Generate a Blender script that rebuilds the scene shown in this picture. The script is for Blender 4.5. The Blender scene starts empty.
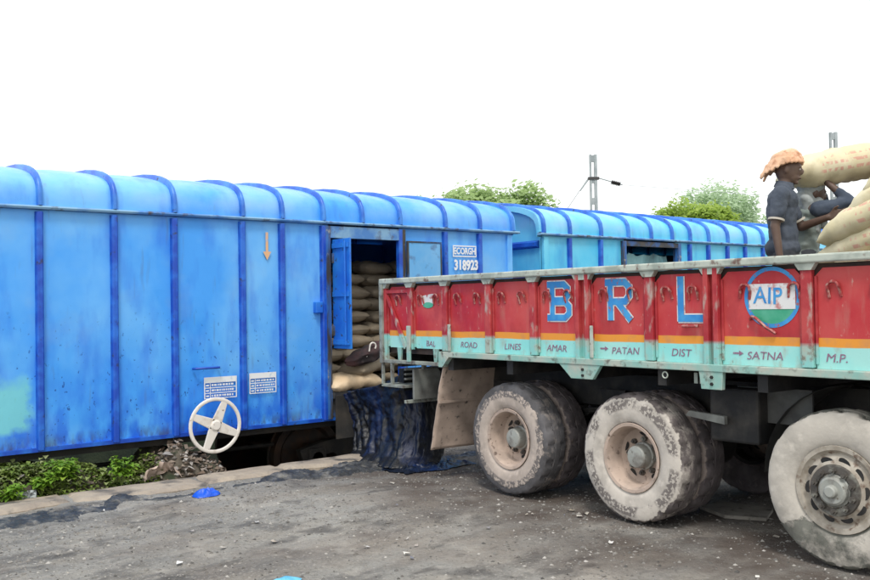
import bpy, bmesh, math, random
from mathutils import Vector, Matrix, noise, Euler
random.seed(7)
PI = math.pi
sc = bpy.context.scene
COL = sc.collection

# ------------------------------------------------------------------ camera
CAM_H, YAW, PIT, ROL = 1.7837, math.radians(51.4946), math.radians(1.0262), math.radians(0.9192)
Fv = Vector((math.cos(YAW), math.sin(YAW), 0)); Rv = Vector((math.sin(YAW), -math.cos(YAW), 0)); Uv = Vector((0, 0, 1))
F2 = Fv*math.cos(PIT) + Uv*math.sin(PIT); U2 = -Fv*math.sin(PIT) + Uv*math.cos(PIT)
CR = Rv*math.cos(ROL) - U2*math.sin(ROL); CU = Rv*math.sin(ROL) + U2*math.cos(ROL)
cam = bpy.data.cameras.new('camera'); camo = bpy.data.objects.new('camera', cam); COL.objects.link(camo)
m3 = Matrix((CR, CU, -F2)).transposed()
camo.matrix_world = Matrix.Translation((0, 0, CAM_H)) @ m3.to_4x4()
cam.sensor_width = 36; cam.lens = 36*899.2/870; cam.clip_end = 2000; cam.clip_start = .05
sc.camera = camo

# ------------------------------------------------------------------ world and sun (bright overcast)
SUN_EL, SUN_AZ = math.radians(58), math.radians(222)      # azimuth clockwise from +Y
w = bpy.data.worlds.new('World'); sc.world = w; w.use_nodes = True
nt = w.node_tree; bg = nt.nodes['Background']
sky = nt.nodes.new('ShaderNodeTexSky'); sky.sky_type = 'NISHITA'; sky.sun_disc = False
sky.sun_elevation = SUN_EL; sky.sun_rotation = SUN_AZ; sky.dust_density = 3.0
mx = nt.nodes.new('ShaderNodeMix'); mx.data_type = 'RGBA'
mx.inputs[0].default_value = .9
nt.links.new(sky.outputs[0], mx.inputs[6]); mx.inputs[7].default_value = (10.2, 10.4, 10.4, 1)
nt.links.new(mx.outputs[2], bg.inputs[0]); bg.inputs[1].default_value = .1
sun = bpy.data.lights.new('sun', 'SUN'); sun.energy = 1.5; sun.angle = math.radians(14); sun.color = (1, .96, .9)
suno = bpy.data.objects.new('sun', sun); COL.objects.link(suno)
sd = Vector((math.sin(SUN_AZ)*math.cos(SUN_EL), math.cos(SUN_AZ)*math.cos(SUN_EL), math.sin(SUN_EL)))
suno.rotation_euler = sd.to_track_quat('Z', 'Y').to_euler(); suno.location = (0, -5, 20)
sc.view_settings.view_transform = 'Standard'; sc.view_settings.look = 'None'; sc.view_settings.gamma = 1
sc.view_settings.exposure = .45
sc.view_settings.use_curve_mapping = False
sc.render.engine = 'CYCLES'
sc.cycles.max_bounces = 8; sc.cycles.use_denoising = True

# ------------------------------------------------------------------ materials
class N:
    def __init__(s, name):
        s.m = bpy.data.materials.new(name); s.m.use_nodes = True
        s.t = s.m.node_tree; s.b = s.t.nodes['Principled BSDF']
        g = s.t.nodes.new('ShaderNodeNewGeometry'); s.pos = g.outputs['Position']; s.isl = g.outputs['Random Per Island']
        s.obj = s.t.nodes.new('ShaderNodeTexCoord').outputs['Object']
        s.rnd = s.t.nodes.new('ShaderNodeObjectInfo').outputs['Random']
    def l(s, a, b): s.t.links.new(a, b)
    def val(s, sock, v):
        if hasattr(v, 'is_output') or isinstance(v, bpy.types.NodeSocket): s.l(v, sock)
        else: sock.default_value = v
    def math(s, op, a, b=0.0, clamp=False):
        n = s.t.nodes.new('ShaderNodeMath'); n.operation = op; n.use_clamp = clamp
        s.val(n.inputs[0], a); s.val(n.inputs[1], b); return n.outputs[0]
    def sep(s, v):
        n = s.t.nodes.new('ShaderNodeSeparateXYZ'); s.l(v, n.inputs[0]); return n.outputs
    def scale(s, v, k):
        n = s.t.nodes.new('ShaderNodeVectorMath'); n.operation = 'MULTIPLY'; s.l(v, n.inputs[0]); n.inputs[1].default_value = k
        return n.outputs[0]
    def noise(s, sc_=5, det=4, vec=None, rough=.55, dist=0):
        n = s.t.nodes.new('ShaderNodeTexNoise'); n.inputs['Scale'].default_value = sc_; n.inputs['Detail'].default_value = det
        n.inputs['Roughness'].default_value = rough; n.inputs['Distortion'].default_value = dist
        s.l(vec if vec is not None else s.pos, n.inputs['Vector']); return n.outputs[0]
    def mr(s, v, a, b, c=0.0, d=1.0, smooth=False):
        n = s.t.nodes.new('ShaderNodeMapRange'); n.clamp = True
        if smooth: n.interpolation_type = 'SMOOTHSTEP'
        s.val(n.inputs[0], v)
        for i, x in enumerate((a, b, c, d)): n.inputs[i+1].default_value = x
        return n.outputs[0]
    def mix(s, f, a, b):
        n = s.t.nodes.new('ShaderNodeMix'); n.data_type = 'RGBA'
        s.val(n.inputs[0], f)
        for i, x in ((6, a), (7, b)):
            if isinstance(x, tuple): n.inputs[i].default_value = (*x[:3], 1)
            else: s.l(x, n.inputs[i])
        return n.outputs[2]
    def layer(s, c, col, scale, lo, hi, stretch=None, det=5, amt=1.0, vec=None, gate=None):
        v = vec if vec is not None else s.pos
        if stretch: v = s.scale(v, stretch)
        f = s.mr(s.noise(scale, det, v), lo, hi)
        if gate is not None: f = s.math('MULTIPLY', f, gate)
        if amt != 1: f = s.math('MULTIPLY', f, amt)
        return s.mix(f, c, col)
    def bump(s, h, strength=.3, dist=.01):
        n = s.t.nodes.new('ShaderNodeBump'); n.inputs['Strength'].default_value = strength; n.inputs['Distance'].default_value = dist
        s.l(h, n.inputs['Height']); s.l(n.outputs[0], s.b.inputs['Normal'])
    def out(s, c, rough=.6, metal=0.0, spec=None):
        if isinstance(c, tuple): s.b.inputs['Base Color'].default_value = (*c, 1)
        else: s.l(c, s.b.inputs['Base Color'])
        s.val(s.b.inputs['Roughness'], rough); s.b.inputs['Metallic'].default_value = metal
        if spec is not None: s.b.inputs['Specular IOR Level'].default_value = spec
        return s.m

def simple(name, base, rough=.6, metal=0.0, alt=None, sc_=6, lo=.4, hi=.65, alt2=None, sc2=30, lo2=.55, hi2=.7, bump=None, spec=None, stretch=None):
    n = N(name); c = base
    if alt: c = n.layer(c, alt, sc_, lo, hi, stretch)
    if alt2: c = n.layer(c, alt2, sc2, lo2, hi2)
    if bump: n.bump(n.noise(bump[0], 5), bump[1], bump[2] if len(bump) > 2 else .01)
    return n.out(c, rough, metal, spec)

def wagon_paint(name, light, deep, fade, patch=False):
    n = N(name); z = n.sep(n.pos)[2]
    c = n.layer(light, fade, .9, .38, .62, (1, 1, .8), 4)
    c = n.layer(c, deep, 2.2, .50, .72, (1.6, 1, .5), 5, .55)
    low = n.mr(z, 1.25, .42, 0, 1)                                # paint runs and splash wear low on the sides
    c = n.layer(c, deep, 3.0, .40, .56, (1.5, 1.5, .7), 6, .95, gate=low)
    c = n.layer(c, tuple(x*.35 for x in deep), 27, .655, .70, (1, 1, .7), 3, .75, gate=n.mr(z, 2.0, 1.2))   # chips
    c = n.layer(c, (.10, .10, .11), 5, .63, .8, (2.5, 2.5, .3), 6, .4)
    c = n.layer(c, (.05, .055, .06), 7, .46, .62, (1.5, 1.5, .6), 6, .8, gate=n.mr(z, .56, .42))   # grime along the foot              # rusty runs
    c = n.layer(c, (.30, .42, .50), 1.7, .58, .8, None, 6, .22)                        # dust
    c = n.layer(c, (.34, .58, .86), 1.4, .34, .68, (1, 1, 1), 5, .6, gate=n.mr(z, 2.86, 3.0))   # roof highlight painted in as paler blue above the eave
    if patch:
        s = n.sep(n.pos)
        wob = n.math('MULTIPLY', n.math('SUBTRACT', n.noise(6, 4), .5), .25)
        fx = n.mr(n.math('ADD', s[0], wob), 2.46, 2.38); fz = n.mr(n.math('ADD', z, wob), 1.18, 1.02); fz2 = n.mr(n.math('ADD', z, wob), .55, .66)
        f = n.math('MULTIPLY', n.math('MULTIPLY', fx, fz), n.math('MULTIPLY', fz2, .8))
        c = n.mix(f, c, (.19, .62, .62))
    n.bump(n.math('ADD', n.noise(2.2, 3), n.math('MULTIPLY', n.noise(14, 4), .12)), .16, .05)
    return n.out(c, n.mr(n.noise(4, 4), .3, .7, .3, .55), 0, .5)

MAT = {}
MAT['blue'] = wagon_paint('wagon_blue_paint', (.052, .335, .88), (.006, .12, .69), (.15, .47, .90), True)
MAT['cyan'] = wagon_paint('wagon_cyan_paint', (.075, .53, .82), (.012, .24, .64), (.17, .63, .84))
MAT['rib'] = simple('wagon_rib_paint', (.008, .065, .45), .4, 0, (.02, .15, .62), 5, .45, .65, (.03, .03, .05), 12, .62, .75)
MAT['ribroof'] = simple('wagon_roof_rib_paint', (.015, .11, .52), .4, 0, (.05, .24, .68), 4, .4, .65, (.03, .03, .05), 12, .62, .75)
MAT['rail_lip'] = simple('wagon_drip_rail', (.20, .38, .56), .5, 0, (.06, .2, .5), 3, .45, .6, (.08, .07, .08), 9, .55, .7)
MAT['leafblue'] = simple('door_blue_paint', (.012, .13, .62), .4, 0, (.03, .24, .72), 3, .4, .7, (.04, .04, .06), 14, .62, .7)
MAT['paleblue'] = simple('door_pale_blue', (.11, .38, .72), .45, 0, (.20, .46, .74), 2, .4, .65, (.08, .16, .32), 6, .56, .72)
MAT['grime'] = simple('grimy_steel', (.045, .05, .06), .7, .2, (.10, .09, .08), 6, .4, .7, (.05, .12, .3), 5, .55, .65)
MAT['jamb'] = simple('door_jamb_rusty_blue', (.03, .14, .42), .6, 0, (.05, .045, .04), 5, .42, .58, (.3, .3, .28), 9, .6, .7, stretch=(2, 2, .4))
MAT['under'] = simple('underframe_black', (.022, .021, .02), .75, .1, (.05, .042, .034), 5, .45, .7, bump=(20, .3))
MAT['steelwheel'] = simple('rail_wheel_steel', (.06, .05, .045), .5, .7, (.10, .06, .04), 6)
MAT['railtop'] = simple('rail_steel', (.16, .12, .10), .45, .8, (.20, .12, .07), 8)
MAT['sleeper'] = simple('sleeper_concrete', (.20, .19, .17), .85, 0, (.09, .08, .07), 6)
MAT['white'] = simple('white_stencil_paint', (.78, .80, .80), .55, 0, (.45, .58, .72), 16, .58, .74)
MAT['cream'] = simple('cream_white_paint', (.76, .72, .66), .45, 0, (.5, .42, .34), 8, .52, .75, (.25, .14, .08), 25, .66, .75, bump=(14, .15))
MAT['orangemark'] = simple('faded_orange_paint', (.72, .42, .22), .6, 0, (.35, .42, .55), 14, .5, .66)
MAT['inside'] = simple('wagon_inside_paint', (.13, .19, .25), .7, 0, (.14, .13, .12), 3, .4, .6)

def truck_paint():
    n = N('truck_side_paint'); s = n.sep(n.pos); z = s[2]
    wob = n.math('MULTIPLY', n.math('SUBTRACT', n.noise(3, 2), .5), .016)
    z2 = n.math('ADD', z, wob)
    red = n.layer((.47, .022, .032), (.55, .075, .07), 1.6, .42, .66, None, 5)
    red = n.layer(red, (.30, .012, .02), 3.2, .52, .7, (1, 1, .6), 5, .7)
    red = n.layer(red, (.56, .33, .28), 24, .66, .74, (1, 1, .5), 4, .7)       # chipped flecks
    red = n.layer(red, (.45, .22, .18), 7, .58, .8, (1.5, 1.5, .3), 6, .5)       # dusty runs
    org = n.layer((.76, .30, .035), (.60, .26, .08), 8, .5, .7)
    aq = n.layer((.26, .68, .66), (.36, .70, .66), 2.5, .4, .6)
    aq = n.layer(aq, (.36, .42, .36), 9, .56, .72, (1, 1, .6), 6, .8)
    aq = n.layer(aq, (.22, .16, .10), 22, .66, .74, None, 5, .7)
    f1 = n.mr(z2, 1.531, 1.527); f2 = n.mr(z2, 1.471, 1.467)
    c = n.mix(f2, n.mix(f1, red, org), aq)
    n.bump(n.noise(9, 5), .15, .012)
    return n.out(c, n.mr(n.noise(6, 4), .3, .7, .42, .7))
def post_paint():
    n = N('truck_post_paint'); z = n.sep(n.pos)[2]
    red = n.layer((.36, .02, .03), (.48, .06, .06), 5, .42, .62)
    red = n.layer(red, (.42, .36, .32), 14, .56, .7, (1, 1, .4), 6, .9)
    aq = n.layer((.24, .56, .53), (.38, .44, .38), 7, .42, .62)
    aq = n.layer(aq, (.16, .12, .09), 14, .58, .7, None, 6, .8)
    c = n.mix(n.mr(z, 1.50, 1.47), red, aq)
    n.bump(n.noise(16, 5), .25, .01)
    return n.out(c, .62)
MAT['panel'] = truck_paint(); MAT['post'] = post_paint()
MAT['frame'] = simple('truck_frame_weathered_aqua', (.25, .46, .41), .65, 0, (.42, .46, .40), 5, .42, .6, (.12, .12, .10), 12, .56, .7, bump=(18, .3))
MAT['toprail'] = simple('truck_top_rail_paint', (.46, .50, .44), .6, 0, (.30, .34, .30), 6, .44, .62, (.16, .10, .08), 13, .57, .68, bump=(18, .25))
MAT['rearframe'] = simple('rear_frame_dusty', (.30, .33, .29), .7, 0, (.20, .21, .19), 7, .42, .6, (.10, .08, .07), 14, .55, .68, bump=(18, .3))
MAT['hook'] = simple('hook_steel_red', (.34, .05, .05), .5, .1, (.45, .26, .22), 30, .5, .65)
MAT['inner_dark'] = simple('truck_inner_dark', (.05, .035, .03), .8, 0, (.09, .06, .05), 4)  # dark tone for the bed floor and the added gap backing
MAT['letter_blue'] = simple('sign_blue', (.03, .23, .58), .5, 0, (.06, .34, .68), 6, .45, .65, (.34, .12, .14), 22, .60, .68)
MAT['letter_white'] = simple('sign_white', (.70, .70, .70), .55, 0, (.50, .22, .22), 16, .54, .66)
MAT['sign_green'] = simple('sign_green', (.04, .34, .20), .5, 0, (.10, .42, .28), 6)
MAT['ink'] = simple('sign_maroon', (.27, .14, .22), .6, 0, (.32, .40, .42), 40, .58, .72)
MAT['chassis'] = simple('chassis_grimy', (.018, .018, .019), .7, .2, (.055, .05, .045), 5, .45, .7, bump=(14, .3))
MAT['mudplate'] = simple('muddy_flap', (.50, .39, .32), .9, 0, (.36, .28, .23), 4, .42, .6, (.10, .085, .075), 16, .6, .7, bump=(12, .35))
MAT['greyplate'] = simple('grey_plate', (.23, .24, .22), .7, 0, (.13, .13, .12), 6)
MAT['darkplate'] = simple('dark_plate', (.085, .088, .085), .7, 0, (.05, .05, .05), 6)
MAT['glass'] = simple('cab_glass', (.02, .025, .03), .08, 0)

def tyre_mat(name, rub, mud, cover, flake=1.0, clean=False, rmax=.50):
    n = N(name); s = n.sep(n.obj)
    r = n.math('SQRT', n.math('ADD', n.math('MULTIPLY', s[1], s[1]), n.math('MULTIPLY', s[2], s[2])))
    side = n.mr(s[0], .075, .025)                       # outer sidewall
    band = n.math('MULTIPLY', n.mr(r, .27, .31), n.mr(n.math('ADD', r, n.math('MULTIPLY', n.math('SUBTRACT', n.noise(11, 4), .5), .10)), rmax+.008, rmax-.012)); side = n.math('MULTIPLY', side, band)
    a = n.noise(7, 6, n.pos, .65); b = n.noise(2.2, 3); d = n.noise(24, 4)
    f = n.math('ADD', n.math('MULTIPLY', side, cover), n.math('MULTIPLY', n.math('MULTIPLY', band, side), .25))
    f = n.math('ADD', f, n.math('SUBTRACT', n.math('MULTIPLY', a, 1.1), .55))
    f = n.math('ADD', n.math('ADD', f, .05), n.math('MULTIPLY', n.math('SUBTRACT', b, .5), .8))
    if clean: f = n.math('SUBTRACT', f, n.mr(n.math('ADD', n.math('ADD', s[2], n.math('MULTIPLY', s[1], .35)), n.math('MULTIPLY', n.math('SUBTRACT', n.noise(3.5, 5), .5), .5)), -.14, -.20, 0, 1.0))
    fac = n.mr(f, .12, .42)
    mudc = n.layer(mud, tuple(x*.74 for x in mud), 4, .42, .64)
    mudc = n.layer(mudc, tuple(min(1, x*1.1) for x in mud), 13, .5, .7)
    d2 = n.noise(42, 3); rc = n.layer(rub, tuple(x*2.0 for x in rub), 5, .4, .65)
    c = n.mix(fac, rc, mudc)
    # flaked-off mud in the lettering ring
    ring = n.math('MULTIPLY', n.mr(r, .385, .40), n.mr(r, .485, .465))
    fl = n.math('MULTIPLY', n.math('MULTIPLY', ring, n.mr(d2, .44, .50)), n.mr(n.noise(4.0, 2), .42, .50))
    c = n.mix(n.math('MULTIPLY', fl, .8*flake), c, tuple(x*1.3 for x in rub))
    n.bump(n.math('ADD', n.math('MULTIPLY', fac, .7), n.math('MULTIPLY', d, .5)), .55, .012)
    return n.out(c, .9)
MAT['tyre_b'] = tyre_mat('tyre_mud_brown', (.075, .072, .075), (.52, .44, .38), .75, 1.0, False, .455)
MAT['tyre_m'] = tyre_mat('tyre_mud_heavy', (.085, .072, .070), (.58, .53, .47), .80, 1.0, False, .492)
MAT['tyre_n'] = tyre_mat('tyre_mud_smooth', (.105, .105, .09), (.54, .50, .44), .95, .0, True, .515)
MAT['tyre_in'] = tyre_mat('tyre_inner', (.075, .064, .066), (.34, .28, .25), .25)
MAT['rim'] = simple('rim_muddy', (.50, .39, .32), .8, 0, (.38, .30, .25), 7, .42, .62, (.14, .10, .08), 18, .6, .7, bump=(16, .3))
MAT['rim_n'] = simple('rim_painted_muddy', (.44, .40, .34), .75, 0, (.30, .26, .21), 9, .42, .62, (.16, .11, .08), 16, .56, .68, bump=(18, .3))
MAT['hub'] = simple('hub_grey', (.36, .37, .34), .55, .1, (.22, .21, .19), 10, .45, .65, (.10, .08, .06), 24, .6, .7)
MAT['hubdark'] = simple('hub_shade_dark', (.10, .09, .08), .55, .2, (.26, .26, .23), 14, .5, .68, bump=(20, .3))  # dark tone stands in for the shade of the hub cavity

def ground_mat():
    n = N('ground_dirt'); s = n.sep(n.pos)
    c = n.layer((.33, .318, .29), (.225, .217, .20), .55, .40, .62, None, 6)
    c = n.layer(c, (.28, .25, .205), 1.1, .50, .70, (1, 1.5, 1), 6, .8)
    c = n.layer(c, (.085, .081, .078), 1.6, .54, .68, (1, 1.3, 1), 6, .8)
    c = n.layer(c, (.12, .112, .104), 1.1, .50, .64, (.35, 1.8, 1), 5, .75)
    c = n.layer(c, (.34, .31, .265), 1.0, .54, .68, (.4, 2.6, 1), 6, .6)
    c = n.layer(c, (.33, .31, .28), 7, .55, .68, None, 6, .6)
    c = n.layer(c, (.11, .104, .098), 9, .58, .70, None, 6, .5)
    c = n.layer(c, (.40, .38, .35), 38, .57, .68, None, 5, .8)
    c = n.layer(c, (.08, .076, .072), 30, .58, .70, None, 5, .6)
    c = n.layer(c, (.24, .20, .165), .8, .50, .66, None, 6, .5)
    c = n.layer(c, (.42, .39, .345), 2.6, .57, .66, None, 7, .55)
    c = n.layer(c, (.06, .056, .054), 2.1, .58, .67, (.7, 1.4, 1), 7, .7)
    # brown dirt at the truck, with its ground shadow painted in
    dirt_shade = n.math('MULTIPLY', n.mr(n.math('ADD', s[0], n.math('MULTIPLY', n.noise(1.2, 4), .8)), 4.7, 5.8), n.mr(s[1], 9.0, 8.2))
    c = n.layer(c, (.088, .065, .052), 1.5, .30, .56, None, 6, .88, gate=dirt_shade)
    # track bed: near-black ballast below yard level
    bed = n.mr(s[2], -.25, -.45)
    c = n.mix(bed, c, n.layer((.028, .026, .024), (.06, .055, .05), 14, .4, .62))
    far = n.mr(s[1], 12.8, 13.4)
    c = n.mix(far, c, n.layer((.035, .045, .02), (.06, .075, .03), 3, .4, .6))  # added bank coloured dark so the view under the wagons reads as shade
    h = n.math('ADD', n.math('MULTIPLY', n.noise(26, 6, None, .7), .6), n.noise(5, 5))
    n.bump(h, 1.0, .045)
    return n.out(c, .92)
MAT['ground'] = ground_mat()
MAT['coping'] = simple('coping_concrete', (.40, .335, .26), .9, 0, (.30, .25, .20), 3, .42, .62, (.11, .10, .09), 3.5, .52, .66, bump=(14, .8, .03))
MAT['mud'] = simple('black_wet_mud', (.030, .031, .033), .5, 0, (.075, .078, .08), 7, .45, .65, (.20, .19, .17), 6, .52, .68, bump=(22, .8, .03))
MAT['earth'] = simple('heap_earth', (.07, .058, .042), .95, 0, (.13, .11, .085), 6, .45, .65, (.03, .04, .02), 9, .5, .65, bump=(12, .8, .03))
def island(name, cols, rough=.8, trans=0.0):
    n = N(name); r = n.t.nodes.new('ShaderNodeValToRGB'); r.color_ramp.interpolation = 'LINEAR'
    el = r.color_ramp.elements
    while len(el) < len(cols): el.new(.5)
    for i, c in enumerate(cols): el[i].position = i/(len(cols)-1); el[i].color = (*c, 1)
    n.l(n.isl, r.inputs[0]); m = n.out(r.outputs[0], rough)
    if trans:
        t = n.t.nodes.new('ShaderNodeBsdfTranslucent'); n.l(r.outputs[0], t.inputs[0])
        a = n.t.nodes.new('ShaderNodeMixShader'); a.inputs[0].default_value = trans
        o = n.t.nodes['Material Output']; n.l(n.b.outputs[0], a.inputs[1]); n.l(t.outputs[0], a.inputs[2]); n.l(a.outputs[0], o.inputs[0])
    return m
MAT['stones'] = island('loose_stones', [(.07, .066, .062), (.13, .125, .115), (.20, .19, .175), (.11, .10, .09), (.24, .225, .205), (.17, .16, .15), (.28, .265, .24), (.44, .42, .39)], .9)
MAT['litter'] = island('paper_litter', [(.62, .60, .56), (.30, .26, .20), (.70, .70, .70), (.38, .33, .28), (.12, .14, .2), (.5, .44, .36)], .8)
MAT['rubbish'] = island('heap_rubbish', [(.16, .11, .08), (.09, .07, .05), (.24, .19, .15), (.12, .085, .06), (.46, .43, .40), (.07, .06, .05)], .85)
MAT['weed'] = island('weed_leaf_bright', [(.09, .20, .015), (.22, .40, .03), (.15, .30, .025), (.34, .50, .06)], .55, .35)
MAT['cover'] = island('ground_cover_leaf', [(.08, .13, .02), (.16, .24, .03), (.07, .10, .02), (.24, .32, .07), (.34, .38, .18), (.20, .30, .03)], .6, .3)
MAT['leaf_a'] = island('tree_leaf_green', [(.34, .48, .18), (.42, .56, .24), (.38, .52, .21), (.48, .62, .30)], .55, .5)  # leaf colours here and below are lightened in place of haze
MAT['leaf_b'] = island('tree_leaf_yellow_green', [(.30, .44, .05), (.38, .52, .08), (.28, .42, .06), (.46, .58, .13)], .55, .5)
MAT['leaf_c'] = island('tree_leaf_hazy', [(.44, .58, .36), (.50, .64, .42), (.46, .60, .38), (.54, .68, .46)], .6, .5)  # palest leaves, distance haze put into the colour
MAT['bark'] = simple('bark', (.12, .09, .065), .9, 0, (.07, .055, .04), 6, bump=(10, .6))
MAT['mast'] = simple('galvanised_mast', (.42, .46, .47), .6, .1, (.30, .34, .35), 3)
MAT['insul'] = simple('insulator_brown', (.05, .045, .045), .3)
MAT['wire'] = simple('wire_grey', (.35, .37, .38), .6)
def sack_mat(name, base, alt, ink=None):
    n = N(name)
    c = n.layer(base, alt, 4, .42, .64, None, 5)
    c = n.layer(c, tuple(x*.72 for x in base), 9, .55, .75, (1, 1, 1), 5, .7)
    if ink:
        s = n.sep(n.obj)
        box = n.math('MULTIPLY', n.mr(n.math('ABSOLUTE', s[0]), .27, .24), n.mr(n.math('ABSOLUTE', n.math('ADD', s[2], .0)), .085, .07))
        rows = n.mr(n.math('SINE', n.math('MULTIPLY', s[2], 110.0)), .0, .3)
        f = n.math('MULTIPLY', n.math('MULTIPLY', box, rows), n.mr(n.noise(30, 2, n.scale(n.obj, (1, .4, .4))), .47, .55))
        c = n.mix(n.math('MULTIPLY', f, .6), c, ink)
    wv = n.t.nodes.new('ShaderNodeTexWave'); wv.inputs['Scale'].default_value = 60; wv.inputs['Distortion'].default_value = 1
    n.l(n.obj, wv.inputs['Vector'])
    n.bump(n.math('ADD', n.math('MULTIPLY', wv.outputs['Fac'], .15), n.noise(9, 5)), .3, .015)
    return n.out(c, .8)
MAT['sack'] = sack_mat('sack_pale_yellow', (.63, .56, .36), (.70, .64, .46), (.62, .22, .20))
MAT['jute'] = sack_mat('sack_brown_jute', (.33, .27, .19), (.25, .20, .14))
MAT['tansack'] = sack_mat('sack_tan', (.62, .46, .29), (.70, .56, .38))
def plastic(name, a, b, rough=.28):
    n = N(name); c = n.layer(a, b, 2.4, .52, .68, (1, 1, .35), 5)
    c = n.layer(c, tuple(min(1, x*3+.03) for x in b), 22, .68, .74, (1, 1, .4), 4, .6)
    n.bump(n.noise(9, 6, n.scale(n.pos, (1, 1, .5)), .6, .4), .6, .03)
    return n.out(c, rough)
MAT['tarp'] = plastic('tarpaulin_dark_blue', (.006, .010, .022), (.008, .03, .12), .3)
MAT['tarp_blue'] = plastic('tarpaulin_blue_sheen', (.006, .007, .010), (.008, .020, .075), .42)  # near-black with blue patches, sheen painted into the colour
MAT['tarp_cyan'] = plastic('tarpaulin_pale', (.22, .45, .48), (.08, .15, .17), .5)
MAT['bag_blue'] = plastic('bag_blue', (.01, .09, .62), (.015, .16, .72), .3)
MAT['bag_sky'] = plastic('bag_sky_blue', (.10, .42, .66), (.14, .50, .72), .35)
MAT['darkcloth'] = simple('dark_cloth', (.028, .022, .024), .9, 0, (.075, .035, .035), 6, bump=(12, .6))
MAT['skin'] = simple('skin_brown', (.105, .062, .045), .5, 0, (.14, .09, .07), 6)
MAT['navy'] = simple('shirt_navy', (.052, .066, .092), .9, 0, (.085, .10, .13), 7, .42, .65, bump=(11, .5, .02))
MAT['greyshirt'] = simple('shirt_grey_green', (.20, .24, .225), .9, 0, (.26, .30, .285), 5, .45, .6, bump=(11, .5, .02))
MAT['scarf'] = simple('scarf_grey_white', (.34, .37, .37), .9, 0, (.26, .29, .30), 8, .45, .6, bump=(14, .5, .02))
MAT['sleeve'] = simple('sleeve_blue', (.042, .058, .09), .9, 0, (.07, .09, .125), 8)
MAT['trouser'] = simple('trousers_dark', (.03, .034, .045), .9, 0, (.05, .055, .065), 6, bump=(10, .4))
MAT['peach'] = simple('headcloth_peach', (.62, .36, .22), .9, 0, (.72, .48, .33), 9, .42, .62, (.42, .2, .11), 14, .58, .7, bump=(14, .6, .02))
MAT['trim'] = simple('cuff_trim', (.5, .46, .40), .9)
MAT['eye'] = simple('eye_white', (.55, .52, .48), .3)
MAT['lip'] = simple('lip_brown', (.12, .05, .045), .5)

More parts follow.
